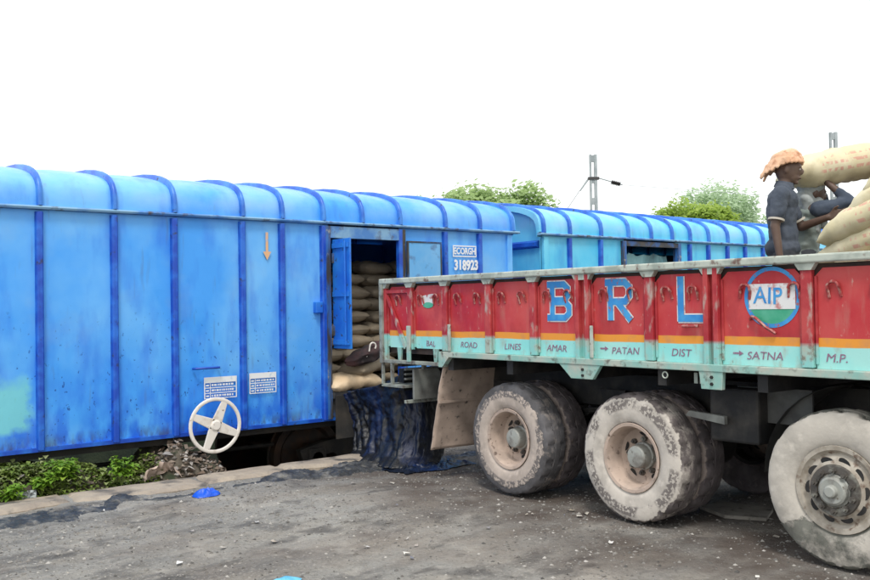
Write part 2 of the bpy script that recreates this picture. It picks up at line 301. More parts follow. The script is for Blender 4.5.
# ------------------------------------------------------------------ mesh helpers
class MB:
    def __init__(s): s.v = []; s.f = []
    def add(s, vs, fs):
        o = len(s.v); s.v += [tuple(v) for v in vs]; s.f += [tuple(i+o for i in f) for f in fs]; return s
    def box(s, x0, x1, y0, y1, z0, z1):
        vs = [(x, y, z) for z in (z0, z1) for y in (y0, y1) for x in (x0, x1)]
        return s.add(vs, [(0, 2, 3, 1), (4, 5, 7, 6), (0, 1, 5, 4), (2, 6, 7, 3), (0, 4, 6, 2), (1, 3, 7, 5)])
    def prism(s, pts, ax, a, b):
        """pts: 2D polygon in the plane across axis ax, extruded a..b"""
        n = len(pts)
        def P(p, t): return {0: (t, p[0], p[1]), 1: (p[0], t, p[1]), 2: (p[0], p[1], t)}[ax]
        vs = [P(p, a) for p in pts] + [P(p, b) for p in pts]
        return s.add(vs, [tuple(range(n))[::-1], tuple(range(n, 2*n))] + [(i, (i+1) % n, n+(i+1) % n, n+i) for i in range(n)])
    def lathe(s, prof, c, ax=0, seg=48, closed=False):
        """prof: (along axis, radius)"""
        vs = []; fs = []; n = len(prof)
        for k in range(seg):
            a = 2*PI*k/seg; ca, sa = math.cos(a), math.sin(a)
            for t, r in prof:
                p = {0: (t, r*ca, r*sa), 1: (r*ca, t, r*sa), 2: (r*ca, r*sa, t)}[ax]
                vs.append((c[0]+p[0], c[1]+p[1], c[2]+p[2]))
        m = n if closed else n-1
        for k in range(seg):
            k2 = (k+1) % seg
            for i in range(m):
                j = (i+1) % n; fs.append((k*n+i, k2*n+i, k2*n+j, k*n+j))
        return s.add(vs, fs)
    def tube(s, pts, r, seg=8, cap=True):
        pts = [Vector(p) for p in pts]; vs = []; fs = []; n = len(pts)
        rs = r if isinstance(r, (list, tuple)) else [r]*n
        d0 = (pts[1]-pts[0]).normalized(); u = d0.orthogonal().normalized()
        for i, p in enumerate(pts):
            d = (pts[min(i+1, n-1)]-pts[max(i-1, 0)]).normalized()
            u = (u - d*u.dot(d)).normalized(); v = d.cross(u)
            for k in range(seg):
                a = 2*PI*k/seg; vs.append(p + (u*math.cos(a)+v*math.sin(a))*rs[i])
        for i in range(n-1):
            for k in range(seg):
                k2 = (k+1) % seg; fs.append((i*seg+k, i*seg+k2, (i+1)*seg+k2, (i+1)*seg+k))
        if cap: fs += [tuple(range(seg))[::-1], tuple(range((n-1)*seg, n*seg))]
        return s.add(vs, fs)
    def ell(s, c, r, seg=16, ring=10, rot=None):
        vs = [(0, 0, -1)]; fs = []
        for i in range(1, ring):
            t = -PI/2+PI*i/ring
            for k in range(seg):
                a = 2*PI*k/seg; vs.append((math.cos(t)*math.cos(a), math.cos(t)*math.sin(a), math.sin(t)))
        vs.append((0, 0, 1)); top = len(vs)-1
        for k in range(seg):
            k2 = (k+1) % seg
            fs.append((0, 1+k2, 1+k)); fs.append((top, 1+(ring-2)*seg+k, 1+(ring-2)*seg+k2))
            for i in range(ring-2): fs.append((1+i*seg+k, 1+i*seg+k2, 1+(i+1)*seg+k2, 1+(i+1)*seg+k))
        M = rot or Matrix.Identity(3)
        return s.add([Vector(c)+M @ Vector((v[0]*r[0], v[1]*r[1], v[2]*r[2])) for v in vs], fs)
    def cap(s, a, b, ra, rb, seg=12):
        """closed tapered capsule"""
        a, b = Vector(a), Vector(b); d = (b-a).normalized(); u = d.orthogonal().normalized(); v = d.cross(u)
        rows = []
        for i in range(5):
            t = -PI/2+PI/2*(i+.35)/4.35; rows.append((a+d*math.sin(t)*ra, math.cos(t)*ra))
        for i in range(5):
            t = PI/2*i/4.35; rows.append((b+d*math.sin(t)*rb, math.cos(t)*rb))
        vs = []; fs = []
        for p, r in rows:
            for k in range(seg):
                q = 2*PI*k/seg; vs.append(p+(u*math.cos(q)+v*math.sin(q))*r)
        for i in range(len(rows)-1):
            for k in range(seg):
                k2 = (k+1) % seg; fs.append((i*seg+k, i*seg+k2, (i+1)*seg+k2, (i+1)*seg+k))
        fs += [tuple(range(seg))[::-1], tuple(range((len(rows)-1)*seg, len(rows)*seg))]
        return s.add(vs, fs)
    def grid(s, fn, nu, nv):
        vs = [fn(i/nu, j/nv) for i in range(nu+1) for j in range(nv+1)]
        fs = [(i*(nv+1)+j, (i+1)*(nv+1)+j, (i+1)*(nv+1)+j+1, i*(nv+1)+j+1) for i in range(nu) for j in range(nv)]
        return s.add(vs, fs)

def wloc(o):
    p = Vector((0, 0, 0))
    while o: p += Vector(o.location); o = o.parent
    return p
def mesh(name, mb, mat, smooth=None):
    me = bpy.data.meshes.new(name); me.from_pydata(mb.v, [], mb.f)
    bm = bmesh.new(); bm.from_mesh(me); bmesh.ops.recalc_face_normals(bm, faces=bm.faces); bm.to_mesh(me); bm.free()
    if mat: me.materials.append(MAT[mat] if isinstance(mat, str) else mat)
    if smooth:
        me.polygons.foreach_set('use_smooth', [True]*len(me.polygons))
        me.set_sharp_from_angle(angle=math.radians(smooth))
    return me
def obj(name, mb, mat, parent=None, origin=None, smooth=None, bevel=0.0):
    """mb in world coordinates; origin = world position of the object's origin"""
    base = wloc(parent) if parent else Vector((0, 0, 0))
    og = Vector(origin) if origin is not None else base
    mb.v = [(v[0]-og.x, v[1]-og.y, v[2]-og.z) for v in mb.v]
    o = bpy.data.objects.new(name, mesh(name, mb, mat, smooth)); COL.objects.link(o)
    o.location = og-base
    if parent: o.parent = parent
    if bevel:
        b = o.modifiers.new('bevel', 'BEVEL'); b.width = bevel; b.segments = 2; b.limit_method = 'ANGLE'; b.angle_limit = math.radians(40)
    return o
def inst(name, me, loc, parent=None, rot=(0, 0, 0), scale=(1, 1, 1)):
    o = bpy.data.objects.new(name, me); COL.objects.link(o)
    base = wloc(parent) if parent else Vector((0, 0, 0))
    o.location = Vector(loc)-base; o.rotation_euler = rot; o.scale = scale
    if parent: o.parent = parent
    return o
def tag(o, label=None, cat=None, group=None, kind=None):
    if label: o['label'] = label
    if cat: o['category'] = cat
    if group: o['group'] = group
    if kind: o['kind'] = kind
    return o
def thing(name, loc, label, cat, group=None):
    o = bpy.data.objects.new(name, None); COL.objects.link(o); o.location = loc; o.empty_display_size = .2
    return tag(o, label, cat, group)
def text_mesh(s, size, mat, bold=0.0, ext=.0008, shear=0.0, align='CENTER', sx=1.0):
    cu = bpy.data.curves.new('lettering', 'FONT'); cu.body = s; cu.size = size; cu.offset = bold; cu.extrude = ext; cu.shear = shear
    cu.align_x = align; cu.align_y = 'CENTER'; cu.resolution_u = 4
    o = bpy.data.objects.new('lettering', cu); COL.objects.link(o)
    dg = bpy.context.evaluated_depsgraph_get(); me = bpy.data.meshes.new_from_object(o.evaluated_get(dg))
    bpy.data.objects.remove(o); bpy.data.curves.remove(cu)
    for v in me.vertices:
        x_, y_ = v.co.x, v.co.y
        v.co.x = x_*sx+size*.05*nz(x_*9/size*.15, y_*9/size*.2, len(s)*1.7); v.co.y = y_+size*.06*nz(x_*1.3/size, y_*.6/size, len(s)*3.1)
    me.materials.clear(); me.materials.append(MAT[mat]); return me
def nz(x, y, z=0.0): return noise.noise(Vector((x, y, z)))

WY = 9.548            # near face of the wagons
XT = 5.675            # near face of the truck body

# ------------------------------------------------------------------ ground
def gz(x, y):
    if y > 13: return -.80+min(1.5, (y-13)*.9)+.1*nz(x*1.5, y*1.5, 4)  # added bank, raised to hide the lit ground beyond the wagons
    if y > 9.13: return -.80 + .04*nz(x*2.1, y*2.1, 4)
    d = max(0.0, 1-max(abs(x-5)/14, abs(y-5)/9))
    z = .035*nz(x*.45, y*.45, 1) + .020*nz(x*1.3, y*1.3, 2) + .014*nz(x*3.7, y*3.7, 3) + .008*nz(x*9, y*9, 5) + .005*nz(x*19, y*19, 6)
    z *= min(1, d*3)
    if 5.3 < x < 8.4 and 2 < y < 7.5: z = z*.3 - .004
    return z - .008
def lines(segs):
    out = []
    for a, b, st in segs:
        k = max(1, round((b-a)/st)); out += [a+(b-a)*i/k for i in range(k)]
    return out+[segs[-1][1]]
gx = lines([(-900, -100, 400), (-100, -20, 20), (-20, 0, 1.5), (0, 9.5, .045), (9.5, 16, .3), (16, 60, 6), (60, 300, 60), (300, 1200, 450)])
gy = lines([(-900, -60, 400), (-60, -6, 9), (-6, 1.5, .6), (1.5, 9.12, .045), (9.12, 9.14, .02), (9.14, 13, .25), (13, 16, .5), (16, 40, 6), (40, 300, 60), (300, 1200, 450)])
mb = MB(); ny = len(gy)
mb.v = [(x, y, gz(x, y)) for x in gx for y in gy]
mb.f = [(i*ny+j, (i+1)*ny+j, (i+1)*ny+j+1, i*ny+j+1) for i in range(len(gx)-1) for j in range(ny-1)]
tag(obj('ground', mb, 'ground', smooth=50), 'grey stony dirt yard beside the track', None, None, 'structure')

# platform coping stones
edge = thing('platform_edge', (0, 8.9, 0), 'pale sandy concrete coping along the edge of the yard', None); del edge['label']
edge['kind'] = 'structure'
x = -2.0; k = 0
rr = random.Random(3)
while x < 12:
    L = rr.uniform(.95, 1.5); x1 = x+L-.02
    y0 = 8.64+rr.uniform(-.05, .06); y1 = 9.10+rr.uniform(-.02, .02); zt = .028+rr.uniform(-.008, .012)
    dy = rr.uniform(-.03, .03)
    mb = MB()
    def cfn(u, v, x=x, x1=x1, y0=y0, y1=y1, zt=zt, dy=dy):
        X = x+(x1-x)*u; Y = y0+dy*u+(y1-y0)*v
        ex = .10*nz(X*1.7, 7.7)+.06*nz(X*6, 3.3)
        Y += ex*(1-v)
        e = min(u*(x1-x), (1-u)*(x1-x), v*.5, (1-v)*.5)
        return (X, Y, zt+.012*nz(X*3, Y*3, 9)-(.03 if e < .004 else 0))
    mb.grid(cfn, 22, 9)
    n = len(mb.v); top = list(mb.v)
    # skirt down to the track bed on the rail side and a step on the yard side
    def skirt(idx, zb):
        b = len(mb.v); mb.v += [(top[i][0], top[i][1], zb) for i in idx]
        mb.f += [(idx[i], idx[i+1], b+i+1, b+i) for i in range(len(idx)-1)]
    skirt([i*10+9 for i in range(23)], -.82); skirt([i*10 for i in range(23)], -.08)
    skirt(list(range(10)), -.3); skirt(list(range(22*10, 23*10)), -.3)
    obj('coping_stone', mb, 'coping', edge, smooth=40)
    x += L

# wet black mud ridge along the coping
mb = MB()
def mudfn(u, v):
    X = 0.2+7*u; Y = 7.80+1.30*v
    cov = math.exp(-((X-2.98)/.16)**2)+math.exp(-((X-4.75)/.35)**2)*.9+math.exp(-((X-5.6)/.25)**2)*.6; cy = 8.28+.14*nz(X*.8, 2.2)+.30*cov; wd = .20+.42*nz(X*1.25, 5.5)+.22*nz(X*3.3, 1.5)
    if 3.15 < X < 3.85: wd *= .35
    wd += .12*cov
    t = (Y-cy)/max(.08, wd)
    h = max(0, 1-t*t)
    return (X, Y, -.05+.035*cov*h+.062*h**.6+h**.5*(.02*nz(X*4, Y*4, 2)+.014*nz(X*9, Y*9, 3)+.017*nz(X*21, Y*21, 6)+.012*nz(X*40, Y*40, 7)))
mb.grid(mudfn, 460, 84)
tag(obj('black_mud', mb, 'mud', smooth=70), 'lumpy wet black mud along the coping stones', 'mud', None, 'stuff')

# loose stones and litter
def bit(mb, p, r, rnd, flat=.6):
    vs = []
    for d in ((1, 0, 0), (-1, 0, 0), (0, 1, 0), (0, -1, 0), (0, 0, 1), (0, 0, -1)):
        k = r*rnd.uniform(.6, 1.2); vs.append((d[0]*k, d[1]*k, d[2]*k*flat))
    a = rnd.uniform(0, 6.28); ca, sa = math.cos(a), math.sin(a)
    vs = [(p[0]+v[0]*ca-v[1]*sa, p[1]+v[0]*sa+v[1]*ca, p[2]+v[2]) for v in vs]
    mb.add(vs, [(0, 2, 4), (2, 1, 4), (1, 3, 4), (3, 0, 4), (2, 0, 5), (1, 2, 5), (3, 1, 5), (0, 3, 5)])
rs = random.Random(11); mb = MB()
for i in range(34000):
    X = rs.uniform(.8, 10); Y = rs.uniform(2.0, 8.6)
    dens = .5+.9*nz(X*.7, Y*.7, 8)
    if rs.random() > dens+.25: continue
    bit(mb, (X, Y, gz(X, Y)+.001), rs.choice((.004, .004, .006, .006, .006, .009, .009, .013, .020))*rs.uniform(.6, 1.2), rs)
tag(obj('loose_stones', mb, 'stones'), 'small loose stones and grit scattered over the yard', 'stones', None, 'stuff')
mb = MB()
def scrap(mb, p, r, rnd, up=.02):
    a = rnd.uniform(0, 6.28); ca, sa = math.cos(a), math.sin(a); h = rnd.uniform(.4, 1)
    q = [(-1, -h, rnd.uniform(0, up)), (0, -h*.8, rnd.uniform(0, up)), (1, -h, rnd.uniform(0, up)), (-1, h, rnd.uniform(0, up)), (.1, h*1.1, rnd.uniform(0, up)), (.9, h, rnd.uniform(0, up))]
    mb.add([(p[0]+r*(x*ca-y*sa), p[1]+r*(x*sa+y*ca), p[2]+z) for x, y, z in q], [(0, 1, 4, 3), (1, 2, 5, 4)])
for i in range(150):
    X = rs.uniform(1, 8.5); Y = rs.uniform(2.6, 8.5)
    if nz(X*.6, Y*.6, 8) < rs.uniform(-.5, .2): continue
    scrap(mb, (X, Y, gz(X, Y)+.006), rs.uniform(.008, .03), rs)
tag(obj('paper_litter', mb, 'litter'), 'small pale scraps of paper and husk littering the yard', 'litter', None, 'stuff')

# ------------------------------------------------------------------ railway track
TY = WY+1.6
track = thing('railway_track', (5, TY, -.8), 'dark railway track running under the blue wagons', 'track')
for s in (-1, 1):
    y = TY+s*.872
    obj('rail', MB().prism([(y-.07, -.78), (y+.07, -.78), (y+.07, -.765), (y+.01, -.75), (y+.01, -.68), (y+.035, -.665), (y+.035, -.63), (y-.035, -.63), (y-.035, -.665), (y-.01, -.68), (y-.01, -.75), (y-.07, -.765)], 0, -12, 40), 'railtop', track)
sm = mesh('sleeper', MB().prism([(-.13, -.1), (.13, -.1), (.10, .06), (-.10, .06)], 1, -1.37, 1.37), 'sleeper')
for i in range(26): inst('sleeper', sm, (-1.0+.65*i, TY, -.84), track)

# ------------------------------------------------------------------ wagons
PR = [(0, 2.86), (.004, 2.96), (.02, 3.045), (.06, 3.112), (.13, 3.165), (.23, 3.21), (.38, 3.255), (.6, 3.30), (.9, 3.34), (1.25, 3.365), (1.6, 3.375)]
PRF = PR + [(3.2-a, b) for a, b in PR[-2::-1]]
def prof_normal(i):
    a = PRF[max(i-1, 0)]; b = PRF[min(i+1, len(PRF)-1)]
    d = Vector((b[0]-a[0], b[1]-a[1])).normalized(); return (-d.y, d.x)
def handwheel(parent, X, Z, Y):
    hw = MB(); seg = 40
    prof = [(.018*math.cos(a), .292+.022*math.sin(a)) for a in [2*PI*i/8 for i in range(8)]]
    hw.lathe(prof, (X, Y, Z), 1, seg, True)
    o = obj('hand_wheel', hw, 'cream', parent, (X, Y, Z), smooth=40); o['label'] = 'white four spoked brake hand wheel'
    for k in range(4):
        a = math.radians(-24+90*k); c, s = math.cos(a), math.sin(a)
        pr = [(.03, -.062), (.285, -.036), (.285, .036), (.03, .062)]
        pts = [(X+p*c-q*s, Z+p*s+q*c) for p, q in pr]
        obj('spoke', MB().prism(pts, 1, Y-.012, Y+.012), 'cream', o, bevel=.006)
    obj('hub', MB().lathe([(-.03, .001), (-.03, .045), (-.016, .062), (.03, .062), (.03, .001)], (X, Y, Z), 1, 20), 'cream', o, smooth=30)
    obj('spindle', MB().tube([(X, Y+.02, Z), (X, WY+.4, Z)], .02), 'under', o)
def bogie(parent, xc):
    frs = []
    for s in (-1, 1):
        y = TY+s*1.06; fr = MB(); frs.append(fr)
        fr.prism([(xc-1.25, -.02), (xc-1.2, -.16), (xc-.75, -.10), (xc-.45, -.36), (xc+.45, -.36), (xc+.75, -.10), (xc+1.2, -.16), (xc+1.25, -.02), (xc+.9, .06), (xc+.4, .10), (xc-.4, .10), (xc-.9, .06)], 1, y-.06, y+.06)
    o = obj('bogie_frame', frs[0], 'under', parent, (xc, TY, -.13), bevel=.01)
    obj('side_frame', frs[1], 'under', o, bevel=.01)
    obj('bolster', MB().box(xc-.2, xc+.2, TY-1.15, TY+1.15, -.12, .14), 'under', o)
    for dx in (-1, 1):
        w = MB()
        for s in (-1, 1):
            y = TY+s*.80
            w.lathe([(-s*.06, .001), (-s*.06, .52), (-s*.03, .525), (-s*.03, .50), (s*.07, .49), (s*.07, .40), (s*.03, .36), (s*.03, .15), (s*.09, .12), (s*.09, .001)], (xc+dx, y, -.135), 1, 32)
        w.tube([(xc+dx, TY-1.15, -.135), (xc+dx, TY+1.15, -.135)], .075, 12)
        obj('wheel_set', w, 'steelwheel', o, smooth=35)
        for s in (-1, 1): obj('axle_box', MB().box(xc+dx-.13, xc+dx+.13, TY+s*1.05-.1, TY+s*1.05+.1, -.25, -.01), 'under', o, bevel=.02)
    for s in (-1, 1):
        for q in (-.22, 0, .22): obj('coil_spring', MB().lathe([(t*.02-.2, .07+(.012 if t % 2 else 0)) for t in range(13)], (xc+q, TY+s*1.06, .02), 2, 12), 'under', o, smooth=50)

def side_bays(root, ribs, paint, seed, doors):
    """near-side skin, one panel per bay, leaving the door openings"""
    rn = random.Random(seed)
    for a, b in zip(ribs[:-1], ribs[1:]):
        parts = [(a, b)]
        for d0, d1 in doors:
            nxt = []
            for p, q in parts:
                if q <= d0 or p >= d1: nxt.append((p, q)); continue
                if p < d0-.03: nxt.append((p, d0))
                if q > d1+.03: nxt.append((d1, q))
            parts = nxt
        for p, q in parts:
            ph = rn.uniform(0, 50); am = rn.uniform(.004, .009)
            mb = MB()
            mb.grid(lambda u, v: (p+(q-p)*u, WY+.025+am*nz(u*2+ph, v*3.5)*(4*u*(1-u))**.5+.004*nz(u*6+ph, v*9, 3), .42+2.40*v), 10, 26)
            n0 = len(mb.v); mb.box(p, q, WY+.05, WY+.06, .42, 2.82)
            obj('side_panel', mb, paint, root, smooth=60)

def wagon(name, x0, x1, ribs, paint, label, doors, seed):
    root = thing(name, ((x0+x1)/2, TY, -.65), label, 'wagon', 'covered freight wagons on the track')
    side_bays(root, ribs, paint, seed, doors)
    rn = random.Random(seed+1)
    # vertical ribs (skip inside doors)
    rib_p = [(-.042, .03), (-.032, -.018), (-.018, -.032), (.018, -.032), (.032, -.018), (.042, .03)]
    for r in ribs[1:-1]:
        if any(d0+.02 < r < d1-.02 for d0, d1 in doors): continue
        obj('rib', MB().prism([(r+a, WY+b) for a, b in rib_p], 2, .405, 2.80), 'rib', root)
    for e, s in ((ribs[0], 1), (ribs[-1], -1)):
        obj('corner_post', MB().box(min(e, e+s*.10), max(e, e+s*.10), WY-.008, WY+.10, .40, 2.80), paint, root, bevel=.012)
    # roof panels and roof ribs
    for a, b in zip(ribs[:-1], ribs[1:]):
        ph = rn.uniform(0, 40)
        def rf(u, v, a=a, b=b, ph=ph):
            t = v*(len(PRF)-1); i = min(int(t), len(PRF)-2); f = t-i
            y = PRF[i][0]*(1-f)+PRF[i+1][0]*f; z = PRF[i][1]*(1-f)+PRF[i+1][1]*f
            n = prof_normal(i)
            k = .022*math.sin(PI*u)**.6+.006*nz(u*3+ph, v*8)
            return (a+(b-a)*u, WY+.012+y+n[0]*k, z+n[1]*k)
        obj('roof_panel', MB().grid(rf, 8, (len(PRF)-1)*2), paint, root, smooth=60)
    for r in ribs:
        vs = []; fs = []
        for i, (y, z) in enumerate(PRF):
            n = prof_normal(i)
            for dx, h in ((-.030, -.02), (-.024, .046), (-.010, .060), (.010, .060), (.024, .046), (.030, -.02)):
                vs.append((r+dx, WY+.012+y+n[0]*h, z+n[1]*h))
        for i in range(len(PRF)-1):
            for k in range(5): fs.append((i*6+k, i*6+k+1, (i+1)*6+k+1, (i+1)*6+k))
        obj('roof_rib', MB().add(vs, fs), 'ribroof', root, smooth=60)
    # drip rail at the eave, sole bar at the foot
    obj('drip_rail', MB().prism([(WY+.03, 2.822), (WY-.040, 2.824), (WY-.048, 2.842), (WY-.038, 2.858), (WY+.03, 2.866)], 0, x0-.10, x1+.12), 'rail_lip', root)
    obj('sole_strip', MB().box(x0, x1, WY-.004, WY+.05, .385, .425), 'rib', root)
    # far side, floor, ends
    obj('far_side', MB().box(x0, x1, WY+3.16, WY+3.20, .40, 2.86), paint, root)
    obj('floor', MB().box(x0+.02, x1-.02, WY+.07, WY+3.15, .60, .72), 'inside', root)
    poly = [(WY+.03, .42)]+[(WY+.02+y*.99, z-.02) for y, z in PRF]+[(WY+3.17, .42)]
    for xe, s in ((x0, 1), (x1, -1)):
        e = obj('end_wall', MB().prism(poly, 0, xe+s*.03, xe+s*.07), paint, root)
        for k in range(5):
            z = .7+k*.5
            obj('end_rib', MB().prism([(xe+s*.03, z-.06), (xe-s*.03, z-.03), (xe-s*.03, z+.03), (xe+s*.03, z+.06)], 1, WY+.12, WY+3.08), 'rib', e)
        lip = [(WY+.012+y, z+.015) for y, z in PRF]; lip2 = [(WY+.07+y*.965, z-.06) for y, z in PRF]
        mb = MB(); n = len(lip)
        for (xx) in (xe-s*.08, xe+s*.03):
            mb.v += [(xx, a, b) for a, b in lip]+[(xx, a, b) for a, b in lip2]
        for i in range(n-1):
            mb.f += [(i, i+1, n+i+1, n+i), (2*n+i, 2*n+i+1, 3*n+i+1, 3*n+i), (i, i+1, 2*n+i+1, 2*n+i), (n+i, n+i+1, 3*n+i+1, 3*n+i)]
        obj('roof_lip', mb, paint, e, smooth=50)
    # underframe
    u = MB()
    for y in (WY+.12, WY+1.35, WY+1.75, WY+2.98): u.box(x0+.05, x1-.05, y, y+.1, .30, .60)
    k = x0+.4
    while k < x1-.3:
        u.box(k, k+.08, WY+.1, WY+3.1, .36, .58); k += 1.1
    obj('underframe', u, 'under', root)
    mid = (x0+x1)/2
    obj('brake_cylinder', MB().lathe([(-.3, .001), (-.3, .16), (.3, .18), (.3, .001)], (mid-1.2, WY+.9, .12), 0, 20), 'under', root, smooth=30)
    obj('brake_rod', MB().tube([(x0+1.5, WY+.8, .05), (x1-1.5, WY+.8, .05)], .025), 'under', root)
    for xe, s in ((x0, -1), (x1, 1)):
        c = MB(); c.box(min(xe, xe+s*.22), max(xe, xe+s*.22), TY-.14, TY+.14, .05, .33)
        obj('coupler', c, 'under', root, bevel=.03)
    bogie(root, x0+2.05); bogie(root, x1-2.05)
    return root

X1 = 9.05
ribs1 = [-4.45, -3.8, -3.1, -2.45, -1.85, -1.3, -.7, .0, .62, 1.22, 1.86, 2.52, 3.27, 3.93, 4.75, 5.268, 5.842, 6.42, 7.02, 7.79, 8.42, X1]
D1 = (5.93, 7.02)
w1 = wagon('freight_wagon', -4.45, X1, ribs1, 'blue', 'bright blue covered freight wagon with its side door open, nearest the camera', [D1], 5)
X2 = 9.70
ribs2 = [X2, 10.27, 10.99, 11.66, 12.25, 12.82, 13.33, 13.88, 14.47, 15.04, 15.64] + [16.25+.61*i for i in range(12)] + [X2+13.5]
D2 = (11.58, 12.96)
w2 = wagon('freight_wagon', X2, X2+13.5, ribs2, 'cyan', 'lighter cyan blue covered freight wagon coupled behind, partly hidden by the red truck', [D2], 9)

# --- wagon 1: door
dr = obj('door_frame', MB().box(D1[0]-.085, D1[0], WY-.03, WY+.08, .41, 2.80), 'jamb', w1)
obj('jamb', MB().box(D1[1], D1[1]+.07, WY-.03, WY+.08, .41, 2.80), 'jamb', dr)
obj('lintel', MB().box(D1[0], D1[1], WY-.02, WY+.07, 2.655, 2.80), 'rail_lip', dr)
obj('sill', MB().box(D1[0], D1[1], WY-.05, WY+.15, .66, .74), 'grime', dr)
lf = MB().box(5.965, 5.99, WY-.40, WY-.01, 1.28, 2.63)
lf = obj('door_leaf', lf, 'leafblue', w1, bevel=.004); lf['label'] = 'narrow blue door leaf swung out at a right angle'
for z in (1.36, 1.95, 2.55): obj('leaf_rib', MB().box(5.945, 5.963, WY-.385, WY-.03, z-.03, z+.03), 'leafblue', lf)
obj('latch_rod', MB().tube([(5.94, WY-.33, 1.33), (5.94, WY-.33, 2.6)], .012), 'leafblue', lf)
for z in (1.5, 2.4): obj('hinge', MB().tube([(5.965, WY-.03, z-.06), (5.965, WY-.03, z+.06)], .02), 'grime', lf)
rl = obj('door_leaf', MB().box(7.11, 7.655, WY-.062, WY-.038, 1.28, 2.63), 'paleblue', w1, bevel=.004); rl['label'] = 'pale blue door leaf folded flat against the wagon side'
for a in ((7.095, 7.115, 1.26, 2.65), (7.65, 7.67, 1.26, 2.65)): obj('leaf_edge', MB().box(a[0], a[1], WY-.07, WY-.034, a[2], a[3]), 'grime', rl)
obj('leaf_edge', MB().box(7.117, 7.648, WY-.07, WY-.034, 2.632, 2.65), 'grime', rl)
dd = obj('drop_door', MB().box(D1[0]+.02, D1[1]-.02, WY-.075, WY-.052, .16, .70), 'under', w1, bevel=.004); dd['label'] = 'grimy lower door flap hanging down'
obj('threshold', MB().box(D1[0], D1[1], WY-.004, WY+.06, .43, .655), 'grime', w1)
# latch box on the stained panel left of the door
obj('latch_box', MB().box(5.70, 5.80, WY-.05, WY+.03, 1.72, 1.86), 'leafblue', w1, bevel=.01)
obj('step_bar', MB().tube([(4.13, WY-.0, 1.125), (4.135, WY-.06, 1.13), (4.42, WY-.06, 1.13), (4.425, WY-.0, 1.125)], .014), 'rib', w1, smooth=60)
handwheel(w1, 4.315, .495, WY-.16)
# arrow
ay = WY+.006
obj('arrow_mark', MB().prism([(5.053, 2.69), (5.085, 2.69), (5.085, 2.46), (5.125, 2.46), (5.07, 2.36), (5.018, 2.46), (5.053, 2.46)], 1, ay-.002, ay), 'orangemark', w1)
def stencil_table(x0, x1, z0, z1, seed):
    rn = random.Random(seed); mb = MB(); Y = WY+.006
    def q(a, b, c, d, dy=0): mb.box(a, b, Y-.002-dy, Y-dy, c, d)
    q(x0, x0+.012, z0, z1); q(x1-.012, x1, z0, z1); q(x0+.013, x1-.013, z1-.065, z1)
    q(x0+.07, x0+.078, z0, z1-.07)
    rows = 3; h = (z1-.065-z0)/rows
    for r in range(rows):
        zb = z0+r*h; q(x0+.013, x1-.013, zb, zb+.010, .0005)
        k = x0+.09
        while k < x1-.04:
            L = rn.uniform(.012, .03); q(k, k+L, zb+.025, zb+h-.014, .001); k += L+rn.uniform(.006, .014)
        q(x0+.022, x0+.058, zb+.025, zb+h-.018, .001)
    obj('data_table', mb, 'white', w1)
stencil_table(4.26, 4.66, .775, 1.02, 1); stencil_table(4.82, 5.17, .795, 1.035, 2)
# number
Y = WY+.004
mb = MB()
for a in ((7.925, 8.355, 2.605, 2.622), (7.925, 8.355, 2.462, 2.478), (7.925, 7.94, 2.479, 2.604), (8.34, 8.355, 2.479, 2.604)): mb.box(a[0], a[1], Y-.002, Y, a[2], a[3])
obj('number_frame', mb, 'white', w1)
inst('lettering', text_mesh('ECORGH', .125, 'white', .004, sx=.78), (8.14, Y-.002, 2.541), w1, (PI/2, 0, 0))
inst('lettering', text_mesh('318923', .185, 'white', .008, sx=.80), (8.165, Y-.003, 2.345), w1, (PI/2, 0, 0))
# --- wagon 2: door
d2 = obj('door_frame', MB().box(D2[0]-.08, D2[0], WY-.03, WY+.08, .41, 2.80), 'jamb', w2)
obj('jamb', MB().box(D2[1], D2[1]+.08, WY-.03, WY+.08, .41, 2.80), 'jamb', d2)
obj('lintel', MB().box(D2[0], D2[1], WY-.02, WY+.07, 2.72, 2.80), 'grime', d2)
obj('sill', MB().box(D2[0], D2[1], WY-.05, WY+.15, .66, .74), 'grime', d2)

